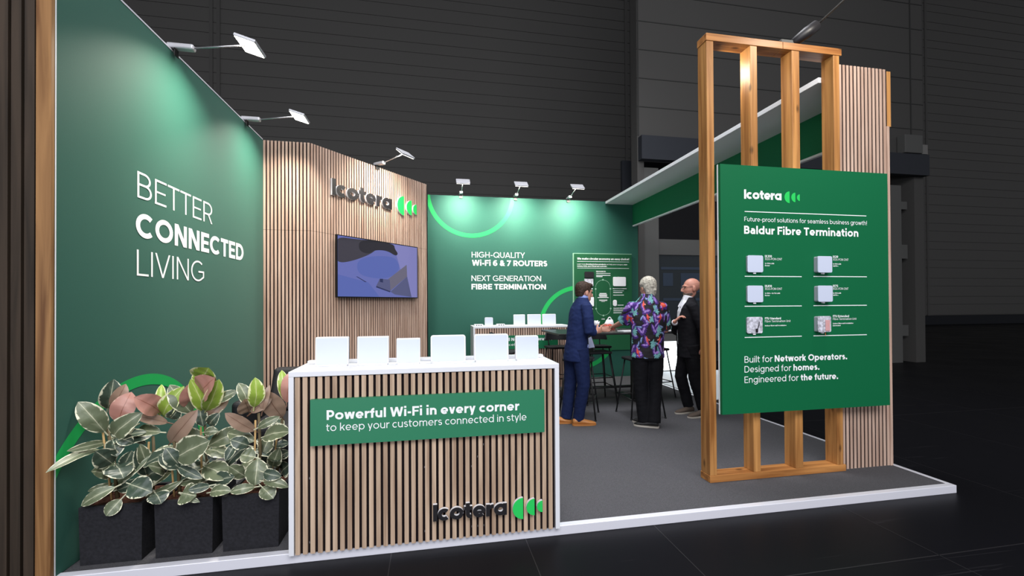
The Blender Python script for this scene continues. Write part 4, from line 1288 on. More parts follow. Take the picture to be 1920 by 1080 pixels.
def crop(n, x, y):
    ox = {1: 80, 2: 300}[n]
    return ox + x / 3.6, 680 + y / 3.6


def plant(pot, yc, stems, leaves, label, seed, filler):
    """pot: (x0, x1, zt) ; stems: list of pixel pairs (top, bottom); leaves: crop number, base, tip, width (crop px), kind."""
    rnd = random.Random(seed)
    x0, x1, zt = pot
    y0, y1 = yc - .165, yc + .165
    cx = (x0 + x1) / 2
    t = empty('potted_rubber_plant', (cx, yc, .001), label, 'potted plant', 'rubber plants in black planters')
    b = MB()
    ins = .005
    b.hexa([(x0 + ins, y0 + ins, .001), (x1 - ins, y0 + ins, .001), (x1 - ins, y1 - ins, .001), (x0 + ins, y1 - ins, .001), (x0, y0, zt - .03), (x1, y0, zt - .03), (x1, y1, zt - .03), (x0, y1, zt - .03)])
    b.box(x0, x0 + .022, y0, y1, zt - .03, zt); b.box(x1 - .022, x1, y0, y1, zt - .03, zt)
    b.box(x0 + .022, x1 - .022, y0, y0 + .022, zt - .03, zt); b.box(x0 + .022, x1 - .022, y1 - .022, y1, zt - .03, zt)
    b.build('planter', 'planter_black', t)
    b = MB(); b.box(x0 + .023, x1 - .023, y0 + .023, y1 - .023, zt - .0295, zt - .012); b.build('soil', 'soil', t)
    ys = []
    for i, (tp, bt, dy) in enumerate(stems):
        yy = yc + dy
        p0 = at(*bt, 1, yy); p1 = at(*tp, 1, yy)
        p0.x = min(max(p0.x, x0 + .06), x1 - .06)
        p0.z = zt - .02
        b = MB(); b.tube([p0, p0.lerp(p1, .5) + Vector((.01, 0, 0)), p1], [.012, .010, .008], 8); b.build('stem', 'stem_green', t, smooth=True)
        b = MB(); b.tube([p0 + Vector((-.02, -.02, 0)), p0.lerp(p1, .92) + Vector((-.012, -.02, 0))], .006, 7); b.build('cane', 'cane', t, smooth=True)
        ys.append((p0, p1, yy))
    b = MB(); b.raw = True
    kinds = {'g': 'leaf_green', 'd': 'leaf_dark', 'p': 'leaf_pink', 'b': 'leaf_bronze', 'l': 'leaf_lime'}
    cdir = -_f
    for n, bx, by, tx, ty, wd, kd in leaves:
        pb, pt = crop(n, bx, by), crop(n, tx, ty)
        st_ = min(ys, key=lambda s_: abs(at(*pb, 1, s_[2]).x - (s_[0].x + s_[1].x) / 2))
        yb = st_[2] + rnd.uniform(-.05, .03)
        yt = yb + rnd.uniform(-.13, .05)
        P0, P1 = at(*pb, 1, yb), at(*pt, 1, yt)
        if P1.x < XL + .03: P1 = at(*pt, 1, yt * (XL + .03) / P1.x)
        if P0.x < XL + .03: P0.x = XL + .04
        scale_ = (P1 - P0).length / max(1, math.hypot(tx - bx, ty - by))
        nr = (EYE - P0).normalized() + Vector((rnd.uniform(-.35, .35), 0, rnd.uniform(-.1, .45)))
        if P1.z < zt + .04 and P0.z < zt + .25:
            P0, P1 = at(*pb, 1, y0 + .01), at(*pt, 1, y0 - .035)
            P0.z = max(P0.z, zt + .03)
        leaf(b, P0, P1, wd * scale_ * 1.04, nr, kinds[kd], rnd.uniform(.04, .16), rnd.uniform(.1, .3))
    for k in range(filler):
        s_ = rnd.choice(ys)
        u = rnd.uniform(.22, .8)
        P0 = s_[0].lerp(s_[1], u)
        an = rnd.uniform(0, 2 * math.pi)
        ln = rnd.uniform(.15, .22)
        P1 = P0 + Vector((math.cos(an) * ln * .9, math.sin(an) * ln * .7 + .03, rnd.uniform(-.06, .10)))
        P1.z = max(P1.z, zt + .06)
        if P1.x < XL + .03: P1.x = XL + .04
        if P1.x > CX0 - .01 and P1.y < 3.5: P1.x = CX0 - .015
        leaf(b, P0, P1, ln * rnd.uniform(.45, .6), (rnd.uniform(-.3, .3), -.55, .8), rnd.choice(('leaf_green', 'leaf_dark', 'leaf_dark')), rnd.uniform(.05, .2), rnd.uniform(.1, .3))
    b.build('foliage', None, t)
    return t


PC = 3.15
zt_ = at(147, 953, 1, 2.985).z
plant((-2.018, -1.692, zt_), PC, [((199, 792), (221, 936), -.02), ((287, 818), (285, 928), .04)], [
    (1, 420, 468, 245, 268, 135, 'g'), (1, 508, 402, 592, 202, 140, 'p'), (1, 440, 310, 480, 122, 110, 'd'), (1, 470, 300, 560, 150, 90, 'b'),
    (1, 790, 330, 632, 235, 125, 'p'), (1, 790, 355, 802, 146, 62, 'l'), (1, 815, 362, 925, 180, 85, 'l'), (1, 845, 405, 624, 358, 80, 'b'),
    (1, 800, 470, 606, 470, 85, 'g'), (1, 480, 500, 640, 350, 95, 'g'), (1, 440, 535, 176, 592, 62, 'g'), (1, 395, 588, 40, 712, 62, 'g'),
    (1, 500, 500, 610, 540, 90, 'd'), (1, 470, 520, 500, 626, 80, 'd'), (1, 470, 680, 362, 600, 100, 'd'), (1, 450, 760, 338, 730, 85, 'g'),
    (1, 490, 820, 700, 640, 75, 'g'), (1, 540, 700, 600, 600, 80, 'd'), (1, 490, 690, 545, 770, 110, 'd'), (1, 490, 840, 245, 965, 110, 'g'),
    (1, 480, 815, 300, 870, 60, 'g'), (1, 530, 930, 425, 1035, 90, 'g'), (1, 590, 820, 730, 870, 110, 'd'), (1, 500, 860, 660, 790, 60, 'd'),
    (1, 700, 760, 640, 580, 80, 'd'), (1, 710, 770, 830, 700, 90, 'd'), (1, 735, 800, 840, 740, 70, 'g'), (1, 690, 935, 910, 815, 50, 'g'),
    (1, 760, 880, 800, 945, 70, 'd'), (1, 700, 700, 660, 560, 60, 'g'), (1, 620, 430, 500, 495, 70, 'g'), (1, 520, 480, 705, 545, 60, 'd')],
      'rubber plant in leftmost black planter beside the timber end post', 3, 6)
plant((-1.628, -1.312, zt_), PC, [((383, 788), (388, 935), .02), ((326, 828), (337, 940), -.05)], [
    (2, 285, 110, 325, 40, 80, 'l'), (2, 240, 150, 290, 40, 90, 'l'), (2, 300, 215, 345, 110, 105, 'p'), (2, 225, 290, 185, 165, 90, 'p'),
    (2, 300, 325, 215, 120, 90, 'l'), (2, 310, 325, 398, 130, 85, 'l'), (2, 290, 390, 455, 255, 75, 'b'), (2, 215, 340, 62, 155, 115, 'g'),
    (2, 390, 260, 515, 190, 65, 'g'), (2, 70, 540, 235, 335, 90, 'b'), (2, 295, 500, 115, 500, 120, 'g'), (2, 110, 640, 320, 530, 150, 'g'),
    (2, 130, 690, 40, 580, 95, 'd'), (2, 330, 560, 590, 440, 125, 'g'), (2, 330, 660, 420, 560, 110, 'd'), (2, 300, 700, 458, 770, 105, 'g'),
    (2, 320, 810, 490, 770, 80, 'd'), (2, 340, 830, 190, 860, 70, 'd'), (2, 150, 880, 240, 900, 70, 'g'), (2, 130, 710, 0, 620, 110, 'd'),
    (2, 120, 700, 280, 780, 60, 'd'), (2, 270, 300, 290, 430, 80, 'd'), (2, 400, 340, 320, 430, 70, 'd'), (2, 340, 880, 470, 860, 60, 'g'),
    (2, 30, 740, -60, 690, 60, 'g'), (2, 300, 470, 390, 460, 60, 'g'), (2, 450, 700, 575, 560, 80, 'd'), (2, 130, 300, 60, 390, 70, 'd'), (2, 150, 950, 260, 940, 40, 'g')],
      'rubber plant with bright lime top leaves in the middle black planter', 4, 6)
plant((-1.262, -.937, zt_), PC, [((485, 775), (485, 930), -.03), ((529, 785), (516, 915), .06)], [
    (2, 600, 300, 535, 135, 85, 'g'), (2, 635, 300, 650, 110, 95, 'l'), (2, 600, 330, 570, 250, 80, 'b'), (2, 615, 340, 760, 215, 75, 'b'),
    (2, 825, 370, 705, 200, 110, 'b'), (2, 850, 260, 820, 50, 70, 'l'), (2, 855, 270, 870, 70, 90, 'p'), (2, 640, 460, 440, 345, 85, 'b'),
    (2, 660, 440, 800, 365, 60, 'g'), (2, 600, 560, 480, 520, 95, 'd'), (2, 640, 530, 450, 470, 90, 'g'), (2, 700, 500, 868, 460, 85, 'g'),
    (2, 690, 620, 740, 500, 105, 'g'), (2, 645, 640, 545, 620, 110, 'g'), (2, 660, 650, 640, 830, 140, 'g'), (2, 580, 770, 470, 700, 80, 'g'),
    (2, 700, 740, 810, 770, 70, 'd'), (2, 760, 700, 800, 590, 60, 'g'), (2, 640, 840, 470, 870, 60, 'g'), (2, 690, 840, 765, 915, 85, 'g'),
    (2, 800, 640, 868, 600, 80, 'd'), (2, 820, 740, 868, 690, 80, 'd'), (2, 700, 800, 860, 830, 50, 'g'), (2, 520, 540, 440, 660, 70, 'd'), (2, 780, 560, 868, 540, 60, 'd'), (2, 690, 330, 735, 155, 50, 'b')],
      'rubber plant in right black planter beside the front counter', 5, 6)


# ------------------------------------------------------------------ people
bench = bpy.data.scenes.new('bench')      # an empty side scene where the body meshes are worked out


def remeshed(b, name, material, parent=None, voxel=.008, smooth=2, wrinkle=0.0, keep=False, wscale=9.0):
    """The union of the closed shapes in b as one continuous smooth surface."""
    me = bpy.data.meshes.new(name)
    bmesh.ops.recalc_face_normals(b.bm, faces=b.bm.faces)
    b.bm.to_mesh(me); b.bm.free()
    tmp = bpy.data.objects.new(name, me)
    bench.collection.objects.link(tmp)
    r_ = tmp.modifiers.new('skin', 'REMESH'); r_.mode = 'VOXEL'; r_.voxel_size = voxel
    s_ = tmp.modifiers.new('soft', 'SMOOTH'); s_.factor = .5; s_.iterations = smooth
    bench.view_layers[0].update()
    dg = bench.view_layers[0].depsgraph
    me2 = bpy.data.meshes.new_from_object(tmp.evaluated_get(dg))
    bpy.data.objects.remove(tmp); bpy.data.meshes.remove(me)
    me2.name = name
    if wrinkle:
        nrm = [v.normal.copy() for v in me2.vertices]
        for v, nv in zip(me2.vertices, nrm):
            n_ = noise.noise(v.co * wscale) + .6 * noise.noise(Vector((v.co.x * wscale * 2.2, v.co.y * wscale * 2.2, v.co.z * wscale * 3.5)))
            v.co += nv * (n_ * wrinkle)
    for f in me2.polygons: f.use_smooth = True
    me2.materials.clear()
    me2.materials.append(M[material])
    o = bpy.data.objects.new(name, me2)
    C.objects.link(o)
    if parent:
        o.parent = parent
        me2.transform(world_of(parent).inverted())
    return o


class Figure:
    def __init__(s, origin, heading):
        s.o = Vector(origin); a_ = math.radians(heading)
        s.f = Vector((math.cos(a_), math.sin(a_), 0)); s.l = Vector((-math.sin(a_), math.cos(a_), 0))

    def __call__(s, fw, le, up): return s.o + s.f * fw + s.l * le + UP * up

    def torso(s, b, rows, n=22):
        """rows: (forward, left, height, half width, half depth)."""
        b.loft([(s(fw, le, z_), s.l * hw, s.f * hd) for fw, le, z_, hw, hd in rows], n)

    def open_shell(s, b, rows, gap, th=.014, n=26):
        """A coat body: a thick C-shaped wall open at the front; gap in degrees (half) per row."""
        outer, inner = [], []
        for (fw, le, z_, hw, hd), g in zip(rows, gap):
            c = s(fw, le, z_)
            ro, ri = [], []
            for k in range(n + 1):
                a_ = math.radians(g + (360 - 2 * g) * k / n)
                ro.append(b.bm.verts.new(c + s.f * (hd * math.cos(a_)) + s.l * (hw * math.sin(a_))))
                ri.append(b.bm.verts.new(c + s.f * ((hd - th) * math.cos(a_)) + s.l * ((hw - th) * math.sin(a_))))
            outer.append(ro); inner.append(ri)
        m_ = len(rows)
        for i in range(m_ - 1):
            for k in range(n):
                b.face([outer[i][k], outer[i][k + 1], outer[i + 1][k + 1], outer[i + 1][k]])
                b.face([inner[i][k], inner[i + 1][k], inner[i + 1][k + 1], inner[i][k + 1]])
            for k in (0, n): b.face([outer[i][k], outer[i + 1][k], inner[i + 1][k], inner[i][k]])
        for i in (0, m_ - 1):
            for k in range(n): b.face([outer[i][k], outer[i][k + 1], inner[i][k + 1], inner[i][k]])

    def head(s, b, c, face, chin=.118, jaw=1.0, size=1.0):
        """Skull, face, nose, ears and neck; c is the head centre, face the direction it looks."""
        f_ = Vector(face).normalized(); l_ = UP.cross(f_).normalized(); u_ = f_.cross(l_)
        f_, l_, u_ = f_ * size, l_ * size, u_ * size
        P = lambda x, y, z_: c + f_ * x + l_ * y + u_ * z_
        b.ball(P(-.012, 0, .035), l_ * .077, f_ * .097, u_ * .088, 18, 10)
        b.loft([(P(.012, 0, .03), l_ * .068, f_ * .082), (P(.020, 0, -.02), l_ * .064 * jaw, f_ * .078), (P(.026, 0, -.065), l_ * .055 * jaw, f_ * .066), (P(.036, 0, -.098), l_ * .040 * jaw, f_ * .048), (P(.045, 0, -chin), l_ * .022, f_ * .026)], 18)
        b.loft([(P(.088, 0, .028), l_ * .010, f_ * .012), (P(.104, 0, -.002), l_ * .013, f_ * .018), (P(.112, 0, -.026), l_ * .017, f_ * .018), (P(.098, 0, -.036), l_ * .015, f_ * .012)], 10)
        b.ball(P(.082, 0, .036), l_ * .052, f_ * .020, u_ * .012, 12, 6)
        b.ball(P(.088, 0, -.062), l_ * .026, f_ * .014, u_ * .008, 12, 6)
        b.ball(P(.086, 0, -.076), l_ * .022, f_ * .013, u_ * .008, 12, 6)
        for sd_ in (-1, 1):
            b.ball(P(-.004, sd_ * .078, -.004), l_ * .011, f_ * .022, u_ * .034, 12, 6)
        return P

    def hand(s, b, wrist, along, palm_n, length=.185, curl=.5, thumb=1, spread=.10):
        """A palm, four fingers of different lengths bent at their knuckles, and a thumb from the side."""
        a_ = Vector(along).normalized(); n_ = (Vector(palm_n) - a_ * Vector(palm_n).dot(a_)).normalized(); s_ = a_.cross(n_) * thumb
        w_ = Vector(wrist)
        b.loft([(w_, s_ * .027, n_ * .020), (w_ + a_ * .035, s_ * .036, n_ * .017), (w_ + a_ * .075, s_ * .041, n_ * .015), (w_ + a_ * .098, s_ * .038, n_ * .012)], 14)
        for k, (off, ln) in enumerate(((.030, .070), (.010, .080), (-.010, .075), (-.029, .058))):
            p_ = w_ + a_ * .092 + s_ * off
            d_ = (a_ + s_ * (off * spread / .03)).normalized()
            pts = [p_]
            ang = curl * .55
            for sg in (.45, .32, .25):
                dd = d_ * math.cos(ang) + n_ * math.sin(ang)
                pts.append(pts[-1] + dd * (ln * sg)); ang += curl * .75
            b.tube(pts, [.0098, .0092, .0084, .0072], 9, True)
        p_ = w_ + a_ * .030 + s_ * .030
        b.tube([p_, p_ + a_ * .022 + s_ * .026 + n_ * .010, p_ + a_ * .050 + s_ * .030 + n_ * .024, p_ + a_ * .072 + s_ * .024 + n_ * .034], [.014, .0125, .0105, .008], 9, True)


def shoe(b, sole, heel, toe, hgt=.075, wide=.048):
    heel, toe = Vector(heel), Vector(toe)
    d = (toe - heel).normalized(); sd_ = UP.cross(d)
    L_ = (toe - heel).length
    P = lambda u, z_: heel + d * (L_ * u) + UP * z_
    b.loft([(P(.02, .045), sd_ * .026, UP * .030), (P(.10, .052), sd_ * .036, UP * .042), (P(.28, .055), sd_ * .040, UP * .045), (P(.45, .046), sd_ * .043, UP * .036), (P(.66, .036), sd_ * wide, UP * .027), (P(.86, .029), sd_ * .043, UP * .020), (P(.985, .024), sd_ * .022, UP * .011)], 16)
    sole.loft([(P(-.005, .002), sd_ * .022, d * .002), (P(-.005, .003), sd_ * .022, d * .002)], 4) if False else None
    out = []
    for k in range(25):
        u = k / 24
        hw = .042 * math.sqrt(max(0, 1 - ((u - .12) / .14) ** 2)) if u < .12 else (.042 + .01 * math.sin((u - .12) / .55 * math.pi * .5) if u < .67 else .052 * math.sqrt(max(0, 1 - ((u - .67) / .345) ** 2)))
        out.append((u, max(hw, .003)))
    sole.prism([P(u, .002) + sd_ * h_ for u, h_ in out] + [P(u, .002) - sd_ * h_ for u, h_ in reversed(out)], (0, 0, .019))


def person_shoes(parent, pairs, upper, sole_m):
    for heel, toe in pairs:
        b, s_ = MB(), MB()
        shoe(b, s_, heel, toe)
        sh = remeshed(b, 'shoe', upper, parent, .006, 3)
        s_.build('sole', sole_m, sh)


def body_core(F, b, rows, arms, legs, neck, skin_r=1.0):
    F.torso(b, rows)
    for pts in arms: b.tube(pts, [.040, .042, .027][:len(pts)], 12, True)
    for pts in legs: b.tube(pts, [.075, .052, .036], 12, True)
    b.tube(neck, [.056, .052, .054], 14, True)


def eye_pair(P, parent, dx=.080):
    for sd_ in (-1, 1):
        e = MB(); c_ = P(dx, sd_ * .031, .014)
        e.ball(c_, (.011, 0, 0), (0, .011, 0), (0, 0, .009), 10, 6)
        e.build('eye', 'eye_dark', parent, smooth=True)


# --- the man in the blue suit, turned to the right
F = Figure((1.85, 5.27, 0), 3)
hc = at(1095, 549, 1, 5.29); hc = Vector((hc.x, hc.y, hc.z))
Rw, Lw = at(1117, 622, 1, 5.06), at(1124, 617, 1, 5.46)
Rs, Ls = F(.02, -.165, 1.475), F(.05, .165, 1.475)
Re, Le = F(.03, -.235, 1.165), F(.12, .22, 1.17)
hipR, hipL = F(-.03, -.095, .93), F(-.06, .095, .93)
kneeR, kneeL = F(.0, -.11, .50), F(-.09, .10, .50)
ankR, ankL = at(1084, 785, 1, 5.24), at(1062, 783, 1, 5.36)
ankR.z = ankL.z = .085
core = [(-.04, 0, .90, .145, .095), (-.035, 0, 1.02, .140, .095), (-.015, 0, 1.15, .150, .105), (.01, 0, 1.32, .165, .115), (.025, 0, 1.46, .155, .095), (.035, 0, 1.52, .09, .07)]
b = MB()
body_core(F, b, core, [[Rs, Re, Rw], [Ls, Le, Lw]], [[hipR, kneeR, ankR], [hipL, kneeL, ankL]], [F(.03, 0, 1.46), F(.045, 0, 1.54), hc - UP * .06 - F.f * .02])
P1 = F.head(b, hc, F.f * 1.0 + F.l * .14 - UP * .16, size=1.06)
F.hand(b, Rw, (at(1134, 615, 1, 5.14) - Rw), F.l + UP * .15, curl=.6, thumb=1)
F.hand(b, Lw, (at(1134, 617, 1, 5.44) - Lw), -F.l + UP * .15, curl=.75, thumb=-1)
man1 = remeshed(b, 'person', 'skin', None, .0055, 2)
tag(man1, 'person in a navy blue suit and tan shoes standing sideways at the table', 'person')
eye_pair(P1, man1)
b = MB()
b.ball(P1(-.022, 0, .052), (P1(0, .088, 0) - hc), (P1(.101, 0, 0) - hc), (P1(0, 0, .088) - hc), 20, 10)
b.loft([(P1(-.055, 0, .07), P1(0, .078, 0) - hc, P1(.06, 0, 0) - hc), (P1(-.060, 0, .0), P1(0, .078, 0) - hc, P1(.050, 0, 0) - hc), (P1(-.058, 0, -.055), P1(0, .062, 0) - hc, P1(.036, 0, 0) - hc)], 18)
b.ball(P1(.055, 0, .098), P1(0, .060, 0) - hc, P1(.040, 0, 0) - hc, P1(0, 0, .030) - hc, 14, 8)
for sd_ in (-1, 1): b.ball(P1(.018, sd_ * .070, .035), P1(0, .014, 0) - hc, P1(.020, 0, 0) - hc, P1(0, 0, .045) - hc, 10, 6)
remeshed(b, 'hair', 'hair_brown', man1, .006, 2, .0025, wscale=40)
b = MB()
jr = [(-.06, 0, .80, .188, .142), (-.055, 0, .92, .182, .138), (-.04, 0, 1.06, .172, .130), (-.015, 0, 1.20, .182, .138), (.01, 0, 1.34, .194, .140), (.022, 0, 1.45, .190, .125), (.028, 0, 1.505, .165, .105), (.034, 0, 1.545, .120, .088), (.04, 0, 1.585, .080, .072)]
F.open_shell(b, jr, [24, 12, 6, 5, 9, 14, 20, 28, 36], .022)
b.tube([Rs + UP * .005, F(.02, -.215, 1.33), Re, Re.lerp(Rw, .55), Re.lerp(Rw, .88)], [(.070), (.070), (.064), (.057), (.050)], 16, False)
b.tube([Ls + UP * .005, F(.07, .21, 1.33), Le, Le.lerp(Lw, .55), Le.lerp(Lw, .88)], [(.070), (.070), (.064), (.057), (.050)], 16, False)
b.ball(Rs, F.l * .060, F.f * .072, UP * .050); b.ball(Ls, F.l * .060, F.f * .072, UP * .050)
remeshed(b, 'jacket', 'suit_navy', man1, .008, 7, .006)
b = MB()
F.torso(b, [(-.04, 0, .93, .155, .108), (-.015, 0, 1.15, .156, .113), (.01, 0, 1.34, .170, .122), (.025, 0, 1.47, .150, .098), (.036, 0, 1.53, .085, .072)])
b.tube([F(.038, 0, 1.53), F(.056, 0, 1.612)], [.068, .062], 18, False)
b.tube([Re.lerp(Rw, .8), Re.lerp(Rw, .965)], [.040, .038], 14, False); b.tube([Le.lerp(Lw, .8), Le.lerp(Lw, .965)], [.040, .038], 14, False)
b.loft([(F(.075, .0, .80), F.l * .05, F.f * .02), (F(.075, .0, 1.0), F.l * .08, F.f * .03)], 12)
remeshed(b, 'shirt', 'shirt_blue', man1, .007, 2)
b = MB()
F.torso(b, [(-.045, 0, .86, .172, .122), (-.04, 0, .97, .165, .116), (-.04, 0, 1.0, .155, .108)])
b.tube([hipR + UP * .03, hipR.lerp(kneeR, .5), kneeR, kneeR.lerp(ankR, .55), ankR - UP * .03], [.105, .095, .080, .074, .070], 16, False)
b.tube([hipL + UP * .03, hipL.lerp(kneeL, .5), kneeL, kneeL.lerp(ankL, .55), ankL - UP * .03], [.105, .095, .080, .074, .072], 16, False)
remeshed(b, 'trousers', 'suit_navy_trousers', man1, .008, 3, .005)
h_ = at(1073, 801, 1, 5.22); h_.z = 0; t__ = at(1119, 803, 1, 5.19); t__.z = 0
h2 = at(1040, 797, 1, 5.36); h2.z = 0; t2 = at(1074.5, 794, 1, 5.33); t2.z = 0
person_shoes(man1, [(h_, h_ + (t__ - h_).normalized() * .30), (t2 - (t2 - h2).normalized() * .30, t2)], 'leather_tan', 'leather_tan')
b = MB(); b.tube([Re.lerp(Rw, .965), Re.lerp(Rw, .985)], [.031, .031], 14); b.build('wristwatch', 'white_gloss', man1, smooth=True)

b = MB(); q4 = [at(x, y, 1, 5.42) for x, y in ((1103, 634), (1108.5, 631), (1115, 651), (1104, 653))]
b.prism(q4, (.006, .012, 0))
tag(b.build('brochure', 'brochure_blue'), 'pale blue brochure hanging in front of the blue suit jacket', 'brochure')

# --- the man in the floral shirt, seen from behind
F = Figure((2.63, 5.0, 0), 80)
hc = at(1213.5, 540, 1, 5.06)
Ls, Rs = F(0, .175, 1.48), F(0, -.175, 1.48)
Lw = at(1149, 613, 1, 5.52); Le = at(1170, 603, 1, 5.22)
Rw, Re = F(.28, -.12, 1.12), F(.05, -.235, 1.17)
hipL, hipR = F(0, .09, .93), F(0, -.09, .93)
kneeL, kneeR = F(.03, .085, .50), F(.02, -.095, .50)
ankL = at(1209, 785, 1, 5.03); ankR = at(1225, 787, 1, 4.95)
ankL.z = ankR.z = .09
b = MB()
core = [(0, 0, .90, .15, .10), (0, 0, 1.05, .155, .11), (0, 0, 1.2, .165, .115), (0, 0, 1.35, .18, .115), (0, 0, 1.45, .165, .09), (.0, 0, 1.51, .085, .07)]
body_core(F, b, core, [[Ls, Le, Lw], [Rs, Re, Rw]], [[hipL, kneeL, ankL], [hipR, kneeR, ankR]], [F(.0, 0, 1.47), F(.01, .0, 1.56), hc - UP * .06])
P2 = F.head(b, hc, F.f + F.l * .42 - UP * .12)
F.hand(b, Lw, (at(1137, 619, 1, 5.72) - Lw), -F.l * .2 - UP, curl=.45, thumb=-1)
F.hand(b, Rw, F.f + F.l * .4, F.l - UP * .3, curl=.6, thumb=1)
man2 = remeshed(b, 'person', 'skin', None, .0055, 2)
tag(man2, 'person with grey hair in a black shirt of purple leaves and red parrots', 'person')
eye_pair(P2, man2)
b = MB()
b.ball(P2(-.022, 0, .050), P2(0, .098, 0) - hc, P2(.108, 0, 0) - hc, P2(0, 0, .098) - hc, 20, 10)
b.loft([(P2(-.05, 0, .06), P2(0, .094, 0) - hc, P2(.07, 0, 0) - hc), (P2(-.056, 0, -.01), P2(0, .092, 0) - hc, P2(.060, 0, 0) - hc), (P2(-.060, 0, -.085), P2(0, .070, 0) - hc, P2(.045, 0, 0) - hc), (P2(-.058, 0, -.112), P2(0, .055, 0) - hc, P2(.036, 0, 0) - hc)], 18)
for k in range(26):
    a_ = random.uniform(0, 2 * math.pi); zz = random.uniform(-.05, .12)
    rr = .085 if zz < .08 else .06
    if math.cos(a_) > .55 and zz < .06: continue
    b.ball(P2(-.022 + math.cos(a_) * rr * 1.05, math.sin(a_) * rr * .95, zz), (.022, 0, 0), (0, .022, 0), (0, 0, .019), 8, 5)
remeshed(b, 'hair', 'hair_grey', man2, .006, 4, .0025, wscale=30)
b = MB()
F.torso(b, [(0, 0, .845, .205, .150), (0, 0, .90, .200, .148), (0, 0, 1.05, .195, .145), (0, 0, 1.20, .205, .150), (0, 0, 1.34, .218, .148), (0, 0, 1.45, .212, .125), (0, 0, 1.505, .178, .108), (0, 0, 1.55, .125, .092), (.003, 0, 1.59, .086, .078), (.008, 0, 1.625, .072, .070)])
b.tube([Ls, Ls.lerp(Le, .5), Ls.lerp(Le, .97)], [.075, .084, .088], 16, False)
b.tube([Rs, Rs.lerp(Re, .5), Rs.lerp(Re, .95)], [.075, .082, .084], 16, False)
b.ball(Ls, F.l * .064, F.f * .075, UP * .052); b.ball(Rs, F.l * .064, F.f * .075, UP * .052)
shirt = remeshed(b, 'shirt', 'tropical_cloth', man2, .0046, 10, .005)


